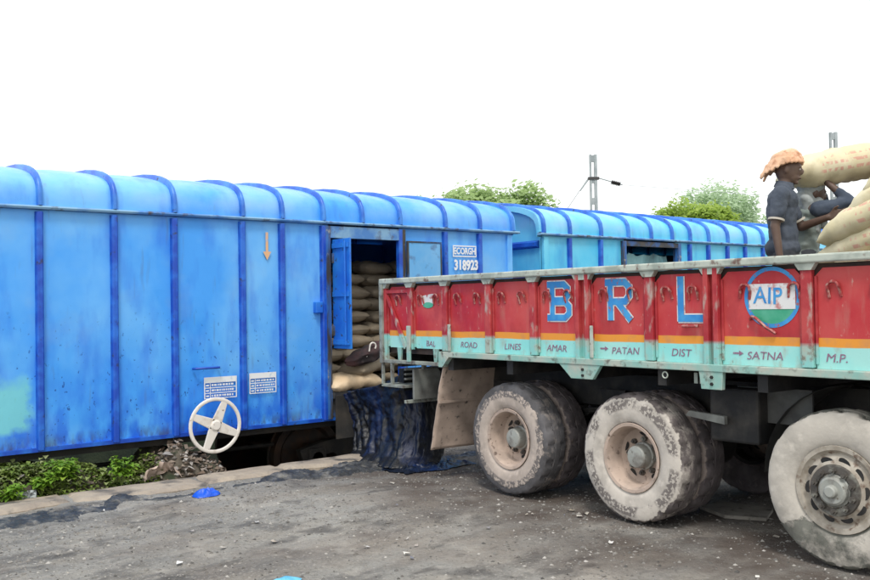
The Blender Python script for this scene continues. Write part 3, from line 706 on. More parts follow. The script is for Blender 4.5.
# ------------------------------------------------------------------ truck
XF = XT+2.44
truck = thing('cargo_truck', ((XT+XF)/2, 4.4, 0), 'red and aqua open cargo truck lettered B R L, backed up to the wagon', 'truck')
PY = [8.06, 7.59, 7.01, 6.36, 5.757, (5.235, 5.085), 4.473, (3.965, 3.84), 3.164, 2.52, (1.93, 1.79), 1.15, .55]
def edges(p): return p if isinstance(p, tuple) else (p+.042, p-.042)
for side, X, sg in (('near', XT, 1), ('far', XF, -1)):
    def bx(mb, d0, d1, y0, y1, z0, z1): return mb.box(min(X+sg*d0, X+sg*d1), max(X+sg*d0, X+sg*d1), y0, y1, z0, z1)
    for i in range(len(PY)-1):
        ya = edges(PY[i])[1]; yb = edges(PY[i+1])[0]        # ya > yb
        zb = 1.325
        c = .055
        pts = [(ya-.004, zb), (ya-.004, 1.998-c), (ya-.004-c, 1.998), (yb+.004+c, 1.998), (yb+.004, 1.998-c), (yb+.004, zb)]
        if i < 2 and side == 'near':
            pts = [(ya-.004, 1.345+.03), (ya-.004, 1.998-c), (ya-.004-c, 1.998), (yb+.004+c, 1.998), (yb+.004, 1.998-c), (yb+.004, 1.345+.03), (yb+.035, 1.345), (ya-.035, 1.345)]
        xa, xb = sorted((X+sg*.05, X+sg*.058))
        # slightly dented sheet: bevelled prism plus a gently buckled face
        p = obj('side_panel', MB().prism(pts, 0, xa, xb), 'panel', truck)
        if side == 'near':
            # hem rails round the sheet
            obj('panel_edge', MB().box(X+.036, X+.0495, ya-.022, ya-.004, zb+.03, 1.998-c), 'post', p, bevel=.003)
            obj('panel_edge', MB().box(X+.036, X+.0495, yb+.004, yb+.022, zb+.03, 1.998-c), 'post', p, bevel=.003)
            L = ya-yb
            hk = [ya-L*.24, yb+L*.24]
            if i == 0: hk = [ya-L*.5]
            if i == 7: hk = [3.635, 3.262]
            for hy in hk:
                a = random.uniform(-.22, .22)
                if i == 7 and hy == hk[-1]: a = .1
                pts_ = [(0, -.04, -.065), (-.012, -.04, -.0)] + [(-.02, -.04*math.cos(t), .04*math.sin(t)) for t in [PI*k/6 for k in range(7)]] + [(-.012, .04, 0), (0, .04, -.065)]
                r = Matrix.Rotation(a, 3, 'X')
                obj('rope_hook', MB().tube([Vector((X+.048, hy, 1.865))+r @ Vector(q) for q in pts_], .0105, 6), 'hook', p, smooth=60)
    for i, e in enumerate(PY):
        if isinstance(e, tuple):
            a, b = e
            q = bx(MB(), 0, .06, a-.042, a, 1.27, 2.03); q = obj('stake_post', q, 'toprail' if False else 'post', truck, bevel=.004)
            obj('post_half', bx(MB(), 0, .06, b, b+.042, 1.27, 2.03), 'post', q, bevel=.004)
            obj('post_web', bx(MB(), .045, .058, b+.043, a-.043, 1.27, 2.03), 'post', q)
        else:
            q = obj('stake_post', bx(MB(), .012, .06, e-.040, e+.040, 1.33 if 0 < i < 12 else 1.19, 2.03), 'post', truck, bevel=.006)
        a, b = edges(e)
        # gusset under the top rail
        xa, xb = sorted((X+sg*.004, X+sg*.05))
        obj('gusset', MB().prism([(a+.034, 2.032), (b-.034, 2.032), (b-.002, 1.985), (a+.002, 1.985)], 0, xa-.002 if sg > 0 else xa, xb), 'toprail', truck)
        if isinstance(e, tuple) and side == 'near':
            m_ = (a+b)/2
            lp = [(a+.20, 1.272), (b-.12, 1.272), (b-.03, 1.15), (a+.06, 1.15)] if i == 5 else [(a+.05, 1.272), (b-.03, 1.272), (b-.02, 1.14), (a+.03, 1.14)]
            lg = obj('side_lug', MB().prism(lp, 0, X+.004, X+.045), 'frame', truck, bevel=.004)
            for dz in (1.18, 1.23): obj('bolt', MB().lathe([(-.012, .001), (-.012, .012), (0, .014)], (X+.004, m_, dz), 0, 6), 'chassis', lg)
    obj('top_rail', bx(MB(), -.018, .07, .50, 8.10, 2.032, 2.09), 'toprail', truck, bevel=.012)
    obj('floor_rail', bx(MB(), -.004, .07, .50, 7.09, 1.27, 1.324), 'frame', truck, bevel=.006)
    obj('dark_backing', bx(MB(), .075, .09, .52, 8.04, 1.33, 2.03), 'inner_dark', truck)  # added dark backing, keeps the sky out of the gap under the rail
    if side == 'near':
        obj('latch_bar', bx(MB(), -.012, .011, 6.90, 6.935, 1.33, 1.60), 'toprail', truck, bevel=.006)
        obj('latch_bar', bx(MB(), -.012, .0, 5.03, 5.065, 1.33, 1.60), 'toprail', truck, bevel=.006)
        obj('latch_bar', bx(MB(), -.012, .011, 7.56, 7.62, 1.20, 1.58), 'frame', truck, bevel=.006)
        # tail corner
        obj('tail_post', bx(MB(), -.012, .075, 8.055, 8.115, 1.17, 2.088), 'rearframe', truck, bevel=.006)
        obj('diagonal_brace', MB().prism([(8.03, 1.90), (8.03, 1.97), (7.66, 1.36), (7.70, 1.33)], 0, X+.018, X+.04), 'post', truck)
        obj('cross_brace', bx(MB(), .016, .04, 7.63, 8.05, 1.93, 1.965), 'post', truck)
        obj('lower_rail', bx(MB(), -.006, .06, 7.05, 8.12, 1.175, 1.212), 'rearframe', truck, bevel=.005)
        obj('rail_drop', MB().prism([(7.085, 1.30), (7.005, 1.30), (6.93, 1.268), (7.03, 1.17), (7.085, 1.17)], 0, X-.008, X+.06), 'frame', truck)
        for z in (1.30, 1.26): pass
        for k, yy in enumerate((7.80, 7.18)): obj('corner_bracket', MB().prism([(yy+.04, 1.345), (yy-.04, 1.345), (yy-.022, 1.213), (yy+.022, 1.213)], 0, X+.03, X+.05), 'frame', truck)
        st = obj('rear_step', bx(MB(), 0, .03, 8.07, 8.10, .93, 1.174), 'rearframe', truck, bevel=.004)
        obj('step_tread', bx(MB(), 0, .6, 7.70, 8.10, .915, .945), 'rearframe', st, bevel=.004)
        obj('step_post', bx(MB(), 0, .03, 7.90, 7.93, .945, 1.174), 'rearframe', st)
        for z in (1.0, 1.05, 1.10): obj('step_slat', bx(MB(), .05, .55, 7.72, 7.75, z, z+.02), 'greyplate', st)
        obj('rear_plate', MB().prism([(X+.04, .80), (X+.04, 1.12), (X+.36, 1.12), (X+.40, 1.08), (X+.40, .84), (X+.36, .80)], 1, 7.56, 7.59), 'greyplate', truck, bevel=.004)
        obj('plate_bar', bx(MB(), -.02, .45, 7.62, 7.66, .76, .795), 'rearframe', truck, bevel=.004)
        obj('plate_bar', bx(MB(), .2, .24, 7.60, 7.64, .795, 1.2), 'greyplate', truck)

# hanging ring and tags below the rail
obj('tie_ring', MB().lathe([(.006*math.cos(t), .024+.006*math.sin(t)) for t in [2*PI*k/6 for k in range(6)]], (XT+.02, 4.33, 1.225), 0, 14, True), 'toprail', truck, smooth=60)
for y in (4.08, 4.03): obj('hanger_tab', MB().box(XT+.08, XT+.09, y, y+.03, 1.17, 1.25), 'toprail', truck)

# --- lettering on the near side. local (u to the right in the photo, v up)
def sidepoint(y0, z0, u, v, d): return (XT+d, y0-u, z0+v)
def ribbon(paths, wd, y0, z0, d):
    mb = MB(); k = 0
    for pts, closed in paths:
        n = len(pts); L = []; R = []
        for i in range(n):
            a = Vector(pts[(i-1) % n] if closed or i else pts[0]); b = Vector(pts[(i+1) % n] if closed or i < n-1 else pts[-1]); c = Vector(pts[i])
            d1 = (c-a).normalized() if (c-a).length > 1e-6 else (b-c).normalized(); d2 = (b-c).normalized() if (b-c).length > 1e-6 else d1
            t = (d1+d2).normalized(); nrm = Vector((-t.y, t.x)); kk = wd/2/max(.45, nrm.dot(Vector((-d1.y, d1.x))))
            if not closed and i == 0: c = c-d1*wd/2 if False else c
            L.append(c+nrm*kk); R.append(c-nrm*kk)
        vs = [sidepoint(y0, z0, p.x, p.y, d-.0006*k) for p in L]+[sidepoint(y0, z0, p.x, p.y, d-.0006*k) for p in R]
        m = n if closed else n-1
        mb.add(vs, [(i, (i+1) % n, n+(i+1) % n, n+i) for i in range(m)]); k += 1
    return mb
S = .052
def bow(x0, x1, zb, zt):
    c = .05
    return [(x0, zb), (x1-c, zb), (x1, zb+c), (x1, zt-c), (x1-c, zt), (x0, zt)]
Bp = [([(.055, 0), (.055, .335)], False), (bow(.0, .245, .30, .335-.0)[:1], False)]
Bp = [([(.062, .001), (.062, .334)], False), ([(.0, .312), (.20, .312), (.245, .275), (.245, .215), (.205, .175), (.085, .175)], False), ([(.085, .16), (.215, .16), (.26, .12), (.26, .06), (.215, .023), (.0, .023)], False)]
Rp = [([(.055, .001), (.055, .334)], False), ([(.0, .312), (.205, .312), (.25, .27), (.25, .20), (.21, .155), (.08, .155)], False), ([(.13, .15), (.265, .003)], False)]
Lp = [([(.06, .001), (.06, .345)], False), ([(.034, .026), (.275, .026)], False)]
for paths, y0, z0, nm in ((Bp, 5.60, 1.642, 'B'), (Rp, 4.935, 1.642, 'R'), (Lp, 4.250, 1.635, 'L')):
    o = obj('painted_letter_outline', ribbon([([tuple(q) for q in p], c) for p, c in paths], S+.022, y0, z0, .0465), 'letter_white', truck)
    # extend the white past the stroke ends
    obj('painted_letter', ribbon(paths, S+.002, y0, z0, .0435), 'letter_blue', o)
WORDS = [(7.28, 'BAL'), (6.68, 'ROAD'), (6.06, 'LINES'), (5.50, 'AMAR'), (4.74, 'PATAN'), (4.20, 'DIST'), (3.50, 'SATNA'), (2.98, 'M.P.')]
RSIDE = Euler((PI/2, 0, -PI/2))
for y, s in WORDS:
    inst('lettering', text_mesh(s, .080, 'ink', 0.0, shear=.15, sx=1.10), (XT+.0475, y, 1.395), truck, RSIDE)
inst('lettering', text_mesh('N', .080, 'ink', 0.0, shear=.15), (XT+.0475, 2.70, 1.395), truck, RSIDE)
for y in (5.0, 3.75):
    mb = MB(); mb.prism([(y, 1.405), (y, 1.417), (y-.05, 1.417), (y-.05, 1.43), (y-.085, 1.411), (y-.05, 1.392), (y-.05, 1.405)], 0, XT+.0465, XT+.0475)
    obj('painted_arrow', mb, 'ink', truck)
# round emblem
EY, EZ, ER = 3.435, 1.808, .213
def seg(mb, d, r0, r1, n=56):
    vs = []
    for k in range(n):
        a = 2*PI*k/n
        vs += [(XT+d, EY-r0*math.cos(a), EZ+r0*math.sin(a)), (XT+d, EY-r1*math.cos(a), EZ+r1*math.sin(a))]
    return mb.add(vs, [(2*k, 2*k+1, (2*k+3) % (2*n), (2*k+2) % (2*n)) for k in range(n)])
em = obj('emblem_ring', seg(MB(), .047, ER-.028, ER), 'letter_blue', truck)
rg = ER-.027; v0 = -.075; a0 = math.asin(v0/rg)
pts = [(EY-rg*math.cos(PI-a0+(PI+2*a0)*k/24), EZ+rg*math.sin(PI-a0+(PI+2*a0)*k/24)) for k in range(25)]
obj('emblem_green', MB().add([(XT+.0475, a, b) for a, b in pts], [tuple(range(25))]), 'sign_green', em)
obj('emblem_panel', MB().add([(XT+.0445, 3.612, EZ-.083), (XT+.0445, 3.612, EZ+.095), (XT+.0445, 3.258, EZ+.095), (XT+.0445, 3.258, EZ-.083)], [(0, 1, 2, 3)]), 'letter_white', em)
inst('lettering', text_mesh('AIP', .165, 'letter_blue', .001, shear=.05, sx=.95), (XT+.0425, 3.465, EZ+.006), em, RSIDE)
# small badge on the rear panel
bd = obj('painted_badge', MB().add([(XT+.047, 7.41-a, 1.80+b) for a, b in ((0, 0), (-.01, .09), (.07, .10), (.08, .075), (.10, .105), (.19, .11), (.20, .01))], [(0, 1, 2, 3, 4, 5, 6)]), 'letter_white', truck)
obj('badge_green', MB().add([(XT+.045, 7.31-.085*math.cos(2*PI*k/20), 1.795+.03*math.sin(2*PI*k/20)) for k in range(20)], [tuple(range(20))]), 'sign_green', bd)
obj('bent_rod', MB().tube([(XT+.04, 3.60, 1.655), (XT+.02, 3.575, 1.675), (XT+.015, 3.545, 1.665), (XT+.02, 3.47, 1.60), (XT+.03, 3.40, 1.555)], .012, 6), 'hook', truck, smooth=60)
obj('bent_rod', MB().tube([(XT+.03, 4.17, 1.60), (XT+.02, 4.02, 1.605)], .012, 6), 'hook', truck, smooth=60)

# --- bed, chassis
obj('bed_floor', MB().box(XT+.092, XF-.092, .52, 8.08, 1.28, 1.33), 'inner_dark', truck)
obj('head_board', MB().box(XT+.092, XF-.092, .50, .54, 1.33, 2.5), 'panel', truck)
for i in range(9):
    y = .9+i*.86
    obj('cross_bearer', MB().box(XT+.05, XF-.05, y, y+.08, 1.14, 1.278), 'chassis', truck)
for xr in (6.42, 7.30): obj('chassis_rail', MB().box(xr, xr+.08, -1.3, 7.95, .84, 1.138), 'chassis', truck)
obj('rear_beam', MB().box(XT+.2, XF-.2, 7.96, 8.05, .86, 1.1), 'chassis', truck)
AX = [3.03, 4.757, 6.21]
for y in AX:
    obj('axle', MB().tube([(6.0, y, .525), (7.8, y, .525)], .085, 14), 'chassis', truck, smooth=60)
    if y > 4: obj('differential', MB().ell((6.9, y, .53), (.2, .22, .2)), 'chassis', truck, smooth=60)
    for xr in (6.40, 7.28):
        sp = MB()
        for k in range(6):
            hl = .62-.08*k
            sp.prism([(y-hl, .80-.028*k), (y-hl, .822-.028*k), (y, .742-.028*k+.0), (y+hl, .822-.028*k), (y+hl, .80-.028*k), (y, .72-.028*k)], 0, xr, xr+.09)
        obj('leaf_spring', sp, 'chassis', truck)
        obj('spring_hanger', MB().prism([(y+.50, 1.0), (y+.80, 1.0), (y+.70, .76), (y+.58, .76)], 0, xr-.06, xr-.03), 'chassis', truck)
# mud flap behind the rear wheels, bulging sheet with a fold
def flap(u, v):
    z = 1.24-.92*v; y = 7.06+.17*v+.02*math.sin(3*u+2*v)+.012*nz(u*4, v*5)
    if abs(v-.47) < .03: y -= .015
    if v > .47: y -= .01
    return (XT+.04-.05*v+.78*u, y, z)
fl = MB().grid(flap, 14, 32)
o = obj('mud_flap', fl, 'mudplate', truck, smooth=60); o['label'] = 'mud caked brown mud flap behind the rear wheel'
o.modifiers.new('thick', 'SOLIDIFY').thickness = .012
obj('flap_bar', MB().box(XT+.03, XT+.80, 7.115, 7.135, .795, .82), 'mudplate', truck)
# front guards and side box between the axles
obj('side_box', MB().box(XT+.28, XT+.55, 3.70, 4.12, .72, 1.13), 'chassis', truck, bevel=.02)
obj('wheel_guard', MB().grid(lambda u, v: (XT+.35+.55*v, 3.03+.68*math.cos(PI*.98*u), .52+.68*math.sin(PI*.98*u)), 16, 3), 'darkplate', truck, smooth=60)
obj('side_plate', MB().box(XT+.40, XT+.42, 3.35, 3.95, .88, 1.14), 'darkplate', truck)
obj('bracket_bar', MB().prism([(3.95, .86), (4.30, .90), (4.26, .94), (3.95, .92)], 0, XT+.22, XT+.26), 'greyplate', truck)
obj('air_tank', MB().lathe([(-.3, .001), (-.3, .1), (-.26, .13), (.26, .13), (.3, .1), (.3, .001)], (7.9, 3.9, .85), 1, 18), 'chassis', truck, smooth=40)
obj('fuel_tank', MB().box(XT+1.75, XF-.08, 3.75, 4.15, .42, .98), 'chassis', truck, bevel=.05)

# --- wheels: origin at the outer sidewall plane, axis +x going inboard
R = .525; TW = .275
def tyre_mesh(mat, lug):
    half = [(.055, .262), (.022, .285), (.006, .335), (0, .395), (.004, .450), (.012, .488), (.022, .508), (.040, .520)]
    tread = [(.056, .524), (.098, .525), (.100, .513), (.108, .513), (.110, .525)]
    prof = half+tread+[(TW-a, b) for a, b in tread[::-1]]+[(TW-a, b) for a, b in half[::-1]]
    seg = 120; mb = MB(); mb.lathe(prof, (0, 0, 0), 0, seg); n = len(prof); vs = []
    for k in range(seg):
        for i, (t, r) in enumerate(prof):
            x_, y_, z_ = mb.v[k*n+i]
            f = 1.0
            if lug and r > .5 and k % 6 < 2 and (.030 < t < .10 or TW-.10 < t < TW-.030): f = .962
            f += .004*nz(y_*9+3, z_*9, t*20)
            bulge = 1
            if z_ < -.40 : bulge = 1+.05*min(1, (-z_-.40)/.1)
            xx = x_ + (-.012 if t < .05 else .012 if t > TW-.05 else 0)*(bulge-1)*10
            zz = max(z_*f, -.518)
            vs.append((xx, y_*f, zz))
    mb.v = vs; return mesh('tyre', mb, mat, 40)
def rim_concave():
    p = [(.055, .262), (.020, .272), (.014, .285), (.008, .282), (.012, .258), (.030, .247), (.055, .240), (.14, .232), (.165, .222), (.182, .19), (.190, .14), (.190, .05)]
    mb = MB(); mb.lathe(p, (0, 0, 0), 0, 48); return mesh('wheel', mb, 'rim', 35)
def hub_concave():
    mb = MB(); mb.lathe([(.188, .115), (.16, .112), (.155, .098), (.080, .090), (.070, .082), (.064, .05), (.061, .001)], (0, 0, 0), 0, 28); return mesh('hub', mb, 'hub', 30)
def hole_disc(r, x, n, rad, sx):
    mb = MB()
    for k in range(n):
        a = 2*PI*k/n+.3; c = (x, rad*math.cos(a), rad*math.sin(a)); pts = []
        for j in range(14):
            b = 2*PI*j/14; u, v = r*math.cos(b), r*sx*math.sin(b)
            pts.append((x, c[1]+u*math.cos(a)-v*math.sin(a), c[2]+u*math.sin(a)+v*math.cos(a)))
        mb.add(pts, [tuple(range(14))])
    return mb
def rim_convex():
    p = [(.055, .262), (.020, .276), (.010, .292), (.004, .290), (.006, .262), (.026, .250), (.034, .235), (.020, .215), (-.012, .175), (-.016, .150), (-.016, .05)]
    mb = MB(); mb.lathe(p, (0, 0, 0), 0, 48); return mesh('wheel', mb, 'rim_n', 35)
def hub_convex():
    mb = MB(); mb.lathe([(-.010, .112), (-.030, .110), (-.038, .100), (-.060, .094), (-.070, .080), (-.066, .045), (-.095, .040), (-.102, .030), (-.102, .001)], (0, 0, 0), 0, 28); return mesh('hub', mb, 'hub', 30)
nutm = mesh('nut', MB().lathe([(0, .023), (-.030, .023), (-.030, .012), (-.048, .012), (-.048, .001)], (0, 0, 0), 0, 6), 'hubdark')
holem = mesh('hand_hole', hole_disc(.026, 0, 1, 0, 1.7), 'chassis')
rimc, hubc, rimx, hubx = rim_concave(), hub_concave(), rim_convex(), hub_convex()
inner_rim = mesh('wheel', MB().lathe([(.05, .262), (.06, .235), (.2, .235), (.22, .262)], (0, 0, 0), 0, 32), 'chassis', 35)
ringm = mesh('hub_flange', MB().lathe([(-.012, .172), (-.034, .166), (-.036, .118)], (0, 0, 0), 0, 32), 'hubdark', 35)  # dark ring where the hub cavity would be in shade
TM = {k: tyre_mesh(k, True) for k in ('tyre_b', 'tyre_m', 'tyre_n', 'tyre_in')}
def wheel(x, y, tyre, kind, flip=False, turn=0.0):
    sgn = PI if flip else 0
    me = {'c': rimc, 'x': rimx, 'i': inner_rim}[kind]
    wv = inst('wheel', me, (x, y, .525), truck, (0, 0, sgn))
    def sub(nm, me, p=(0, 0, 0), rot=(0, 0, 0)):
        o = bpy.data.objects.new(nm, me); COL.objects.link(o); o.parent = wv; o.location = p; o.rotation_euler = rot
    sub('tyre', TM[tyre])
    if kind == 'c':
        sub('hub', hubc)
        for k in range(8):
            a = 2*PI*k/8+turn; sub('nut', nutm, (.188, .142*math.cos(a), .142*math.sin(a)))
        for k in range(5):
            a = 2*PI*k/5+turn+.2; sub('hand_hole', holem, (.1790, .192*math.cos(a), .192*math.sin(a)), (a, 0, 0))
    if kind == 'x':
        sub('hub', hubx); sub('hub_flange', ringm)
        for k in range(10):
            a = 2*PI*k/10+turn; sub('nut', nutm, (-.028, .134*math.cos(a), .134*math.sin(a)))
        for k in range(10):
            a = 2*PI*(k+.5)/10+turn; sub('hand_hole', holem, (.0015, .194*math.cos(a), .194*math.sin(a)), (a, .7*0, 0))
XW = 5.775
wheel(XW, AX[0], 'tyre_n', 'x', turn=.3)
for y, t, tn in ((AX[1], 'tyre_m', .1), (AX[2], 'tyre_b', .5)):
    wheel(XW, y, t, 'c', turn=tn); wheel(XW+.305, y, 'tyre_in', 'i')
XO = XF-.1
wheel(XO, AX[0], 'tyre_in', 'x', True)
for y in AX[1:]: wheel(XO, y, 'tyre_in', 'c', True); wheel(XO-.305, y, 'tyre_in', 'i', True)
# --- cab, ahead of the picture's right edge
cb = obj('cab', MB().prism([(-1.55, 1.12), (.42, 1.12), (.42, 2.55), (-1.15, 2.55), (-1.45, 1.6), (-1.55, 1.5)], 0, XT+.06, XF-.06), 'post', truck, bevel=.05)
obj('side_window', MB().prism([(-1.22, 1.6), (-.35, 1.6), (-.35, 2.35), (-1.02, 2.35)], 0, XT+.052, XT+.058), 'glass', cb)
obj('windscreen', MB().add([(XT+.2, -1.46, 1.66), (XF-.2, -1.46, 1.66), (XF-.2, -1.20, 2.44), (XT+.2, -1.20, 2.44)], [(0, 1, 2, 3)]), 'glass', cb)
wheel(XW+.05, -.85, 'tyre_n', 'x', turn=.1); wheel(XO-.05, -.85, 'tyre_in', 'x', True)

# ------------------------------------------------------------------ sacks
def sack_mesh(L, W, H, seed, mat, sag=0.0, lump=.030):
    mb = MB(); nu, nk = 26, 22; vs = []
    for i in range(nu+1):
        u = -1+2*i/nu; au = abs(u)
        hh = .07+.93*max(0, 1-au**3.6)**.55; ww = .90+.10*max(0, 1-au**6)**.5-.06*math.exp(-((au-.86)/.06)**2)
        for k in range(nk):
            a = 2*PI*k/nk; c, s = math.cos(a), math.sin(a)
            y = math.copysign(abs(c)**.75, c)*W/2*ww; z = math.copysign(abs(s)**.85, s)*H/2*hh
            x = u*L/2
            d = lump*nz(x*5+seed*3.1, y*5, z*6)+.008*nz(x*13+seed, y*13, z*13)
            y *= 1+d*1.6; z = z*(1+d*7)-sag*(au**2.2)
            cr = .015*(1-abs(nz(x*7+seed, y*4, z*5))*2.4)+.010*(1-abs(nz(x*15+seed, y*6+3, z*9))*2.4)*(.4+au)
            z += cr*s; y += cr*.6*c; z += .005*nz(x*24+seed, y*10, 5)
            if au > .93: x += .012*nz(y*20+seed, z*20, 4)
            vs.append((x, y, z))
    fs = [(i*nk+k, i*nk+(k+1) % nk, (i+1)*nk+(k+1) % nk, (i+1)*nk+k) for i in range(nu) for k in range(nk)]
    fs += [tuple(range(nk))[::-1], tuple(range(nu*nk, (nu+1)*nk))]
    mb.add(vs, fs); return mesh('sack', mb, mat, 70)
# inside the blue wagon
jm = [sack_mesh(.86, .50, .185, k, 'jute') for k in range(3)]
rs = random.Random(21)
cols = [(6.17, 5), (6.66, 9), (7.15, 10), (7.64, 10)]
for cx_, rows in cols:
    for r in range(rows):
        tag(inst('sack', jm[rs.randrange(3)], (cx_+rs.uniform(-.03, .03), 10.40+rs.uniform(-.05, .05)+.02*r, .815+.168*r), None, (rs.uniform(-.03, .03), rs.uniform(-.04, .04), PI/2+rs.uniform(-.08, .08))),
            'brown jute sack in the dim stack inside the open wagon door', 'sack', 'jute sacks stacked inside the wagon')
tag(inst('sack', sack_mesh(.80, .46, .20, 8, 'tansack', .03), (6.30, 9.70, .845), None, (.05, -.03, .10)), 'tan sack lying flat across the wagon door sill', 'sack')
tag(inst('sack', sack_mesh(.78, .46, .20, 9, 'jute', .03), (6.62, 9.78, 1.03), None, (-.1, -.12, .35)), 'brown jute sack slumped on the tan sack in the doorway', 'sack')
# dark bundle and hook in the doorway
mb = MB()
def bun(u, v):
    a = 2*PI*u; t = v
    r = .11*(math.sin(PI*t)**.6+.12)*(1+.35*nz(math.cos(a)*2, math.sin(a)*2, t*4))
    X = 6.12+.62*t; Y = 9.52-.05*t; Z = 1.10+.12*t+.10*t*t
    return (X+.03*nz(u*6, t*6), Y+r*math.cos(a), Z+r*math.sin(a)*.9)
mb.grid(bun, 22, 22)
tag(obj('cloth_bundle', mb, 'darkcloth', origin=(6.4, 9.5, 1.05), smooth=70), 'dark rolled cloth bundle lying in the open wagon doorway', 'cloth')
hkp = [(6.36, 9.40, 1.16), (6.40, 9.39, 1.24)]+[(6.45+.045*math.cos(t), 9.385, 1.29+.045*math.sin(t)) for t in [PI-PI*1.25*k/8 for k in range(9)]]
tag(obj('loading_hook', MB().tube(hkp, .011, 7), 'cream', origin=(6.4, 9.4, 1.16), smooth=60), 'pale curved loading hook sticking out of the dark bundle', 'hook')

# on the truck
tm = [sack_mesh(1.0, .60, .235, 20+k, 'sack', .09) for k in range(5)]
spots = [(6.50, 2.97, 2.04, .13, 0), (6.52, 2.95, 2.22, .17, 1), (6.48, 2.90, 2.40, .22, 2), (6.54, 2.74, 2.57, .24, 3), (6.58, 2.60, 2.73, .18, 4)]
names = ['pale yellow sack just above the truck rail, lowest showing in the stack', 'pale yellow sack second from the truck rail in the stack', 'pale yellow sack third from the truck rail, bulging out of the stack',
         'pale yellow sack fourth from the truck rail, set back in the stack', 'pale yellow sack on top of the stack by the picture edge']
for (X_, Y_, Z_, tilt, k), lb in zip(spots, names):
    tag(inst('sack', tm[k], (X_, Y_, Z_), None, (0, tilt, PI/2+.05*(k-2))), lb, 'sack', 'pale sacks stacked on the truck')
for k in range(3):
    tag(inst('sack', tm[k], (6.52, 2.93, 1.46+.185*k), None, (0, .04, PI/2)), 'pale yellow sack at the bottom of the stack, down behind the truck side', 'sack', 'bottom sacks on the truck bed')

# ------------------------------------------------------------------ tarpaulins and bags
def spl(pts, t):
    n = len(pts)-1; k = min(int(t*n), n-1); f = t*n-k; f = f*f*(3-2*f)*.4+f*.6
    return Vector(pts[k])*(1-f)+Vector(pts[k+1])*f
tp = [(6.06, 9.46, .70), (6.02, 9.1, .80), (5.98, 8.65, .86), (6.02, 8.25, 1.0), (6.22, 8.14, 1.08), (6.42, 8.12, 1.10)]
bt = [(6.02, 9.18, -.02), (5.98, 8.86, .01), (5.90, 8.50, .02), (5.86, 8.10, .015), (6.05, 7.92, .015), (6.42, 7.90, .015)]
def tarp(u, v):
    a = spl(tp, u); b = spl(bt, u)
    p = a*(1-v)+b*v; sagx = .10*math.sin(PI*v)
    fold = (.16*abs(nz(u*7+.3*v, v*.6, 3))+.10*abs(nz(u*15-.8*v, v*.8, 9)))*(.3+.7*v)+.05*nz(u*9, v*5)+.022*nz(u*21, v*14)+.010*nz(u*45, v*35)
    p = p+Vector((-1, -.25, 0))*(fold*.8)+Vector((sagx, 0, 0))
    if v > .9: p = p+Vector((-.9, -.35, 0))*(v-.9)*(1.2+1.4*nz(u*12, 3)); p.z = max(p.z, .012+.03*abs(nz(u*30, v*20)))
    return p
mb = MB().grid(tarp, 150, 60)
o = obj('tarpaulin', mb, 'tarp_blue', origin=(6, 8.4, 0), smooth=80); o.modifiers.new('thick', 'SOLIDIFY').thickness = .003
tag(o, 'dark blue plastic tarpaulin hanging between the wagon door and the truck tail', 'tarpaulin')
def sheet(u, v):
    x = 5.70+.95*u; y = 7.66+.5*v+.12*nz(u*3, 1.1)
    e = min(u, 1-u, v, 1-v)
    return (x+.05*nz(u*7, v*7), y, gz(x, y)+.012+min(1, e*6)*(.03+.05*abs(nz(u*7, v*6))+.03*nz(u*18, v*14)))
tag(obj('plastic_sheet', MB().grid(sheet, 60, 26), 'tarp', origin=(6.4, 7.8, 0), smooth=60), 'crumpled black plastic sheet on the ground at the foot of the tarpaulin', 'plastic sheet')
def pale(u, v):
    return (11.62+1.30*u, 9.66+.25*v+.04*nz(u*8, v*5), 2.52+.05*nz(u*7, 2)+.03*nz(u*15, 5)-.9*v**1.0*0-.0) if False else (11.62+1.30*u, 9.75-.10*v+.05*nz(u*9, v*6), 2.60-1.9*v+.05*nz(u*6, 2)*(1-v)+.02*nz(u*16, v*9))
tag(obj('load_cover', MB().grid(pale, 60, 30), 'tarp_cyan', origin=(12.25, 9.7, .72), smooth=70), 'pale crumpled cover over the load in the second wagon door', 'tarpaulin')
def crumple(name, x, y, r, h, mat, label, seed, cat='plastic bag'):
    mb = MB(); n = 30
    def fn(u, v):
        a = 2*PI*u; rr = r*v*(1+.35*nz(math.cos(a)*1.5+seed, math.sin(a)*1.5))
        X = x+rr*math.cos(a)*1.25; Y = y+rr*math.sin(a)*.8
        z = h*(1-v**3)*(.35+.5*max(0, 1-2.2*abs(nz(X*9+seed, Y*9)))+.18*max(0, 1-2.2*abs(nz(X*20+seed, Y*20))))
        return (X, Y, gz(X, Y)+max(.004, z+.006))
    mb.grid(fn, 44, 20)
    tag(obj(name, mb, mat, origin=(x, y, 0), smooth=50), label, cat)
crumple('plastic_bag', 3.62, 8.10, .125, .075, 'bag_blue', 'crumpled bright blue plastic bag on the coping edge', 3)
crumple('plastic_bag', 2.93, 5.33, .085, .022, 'bag_sky', 'pale sky blue plastic scrap on the ground at the bottom of the picture', 7)

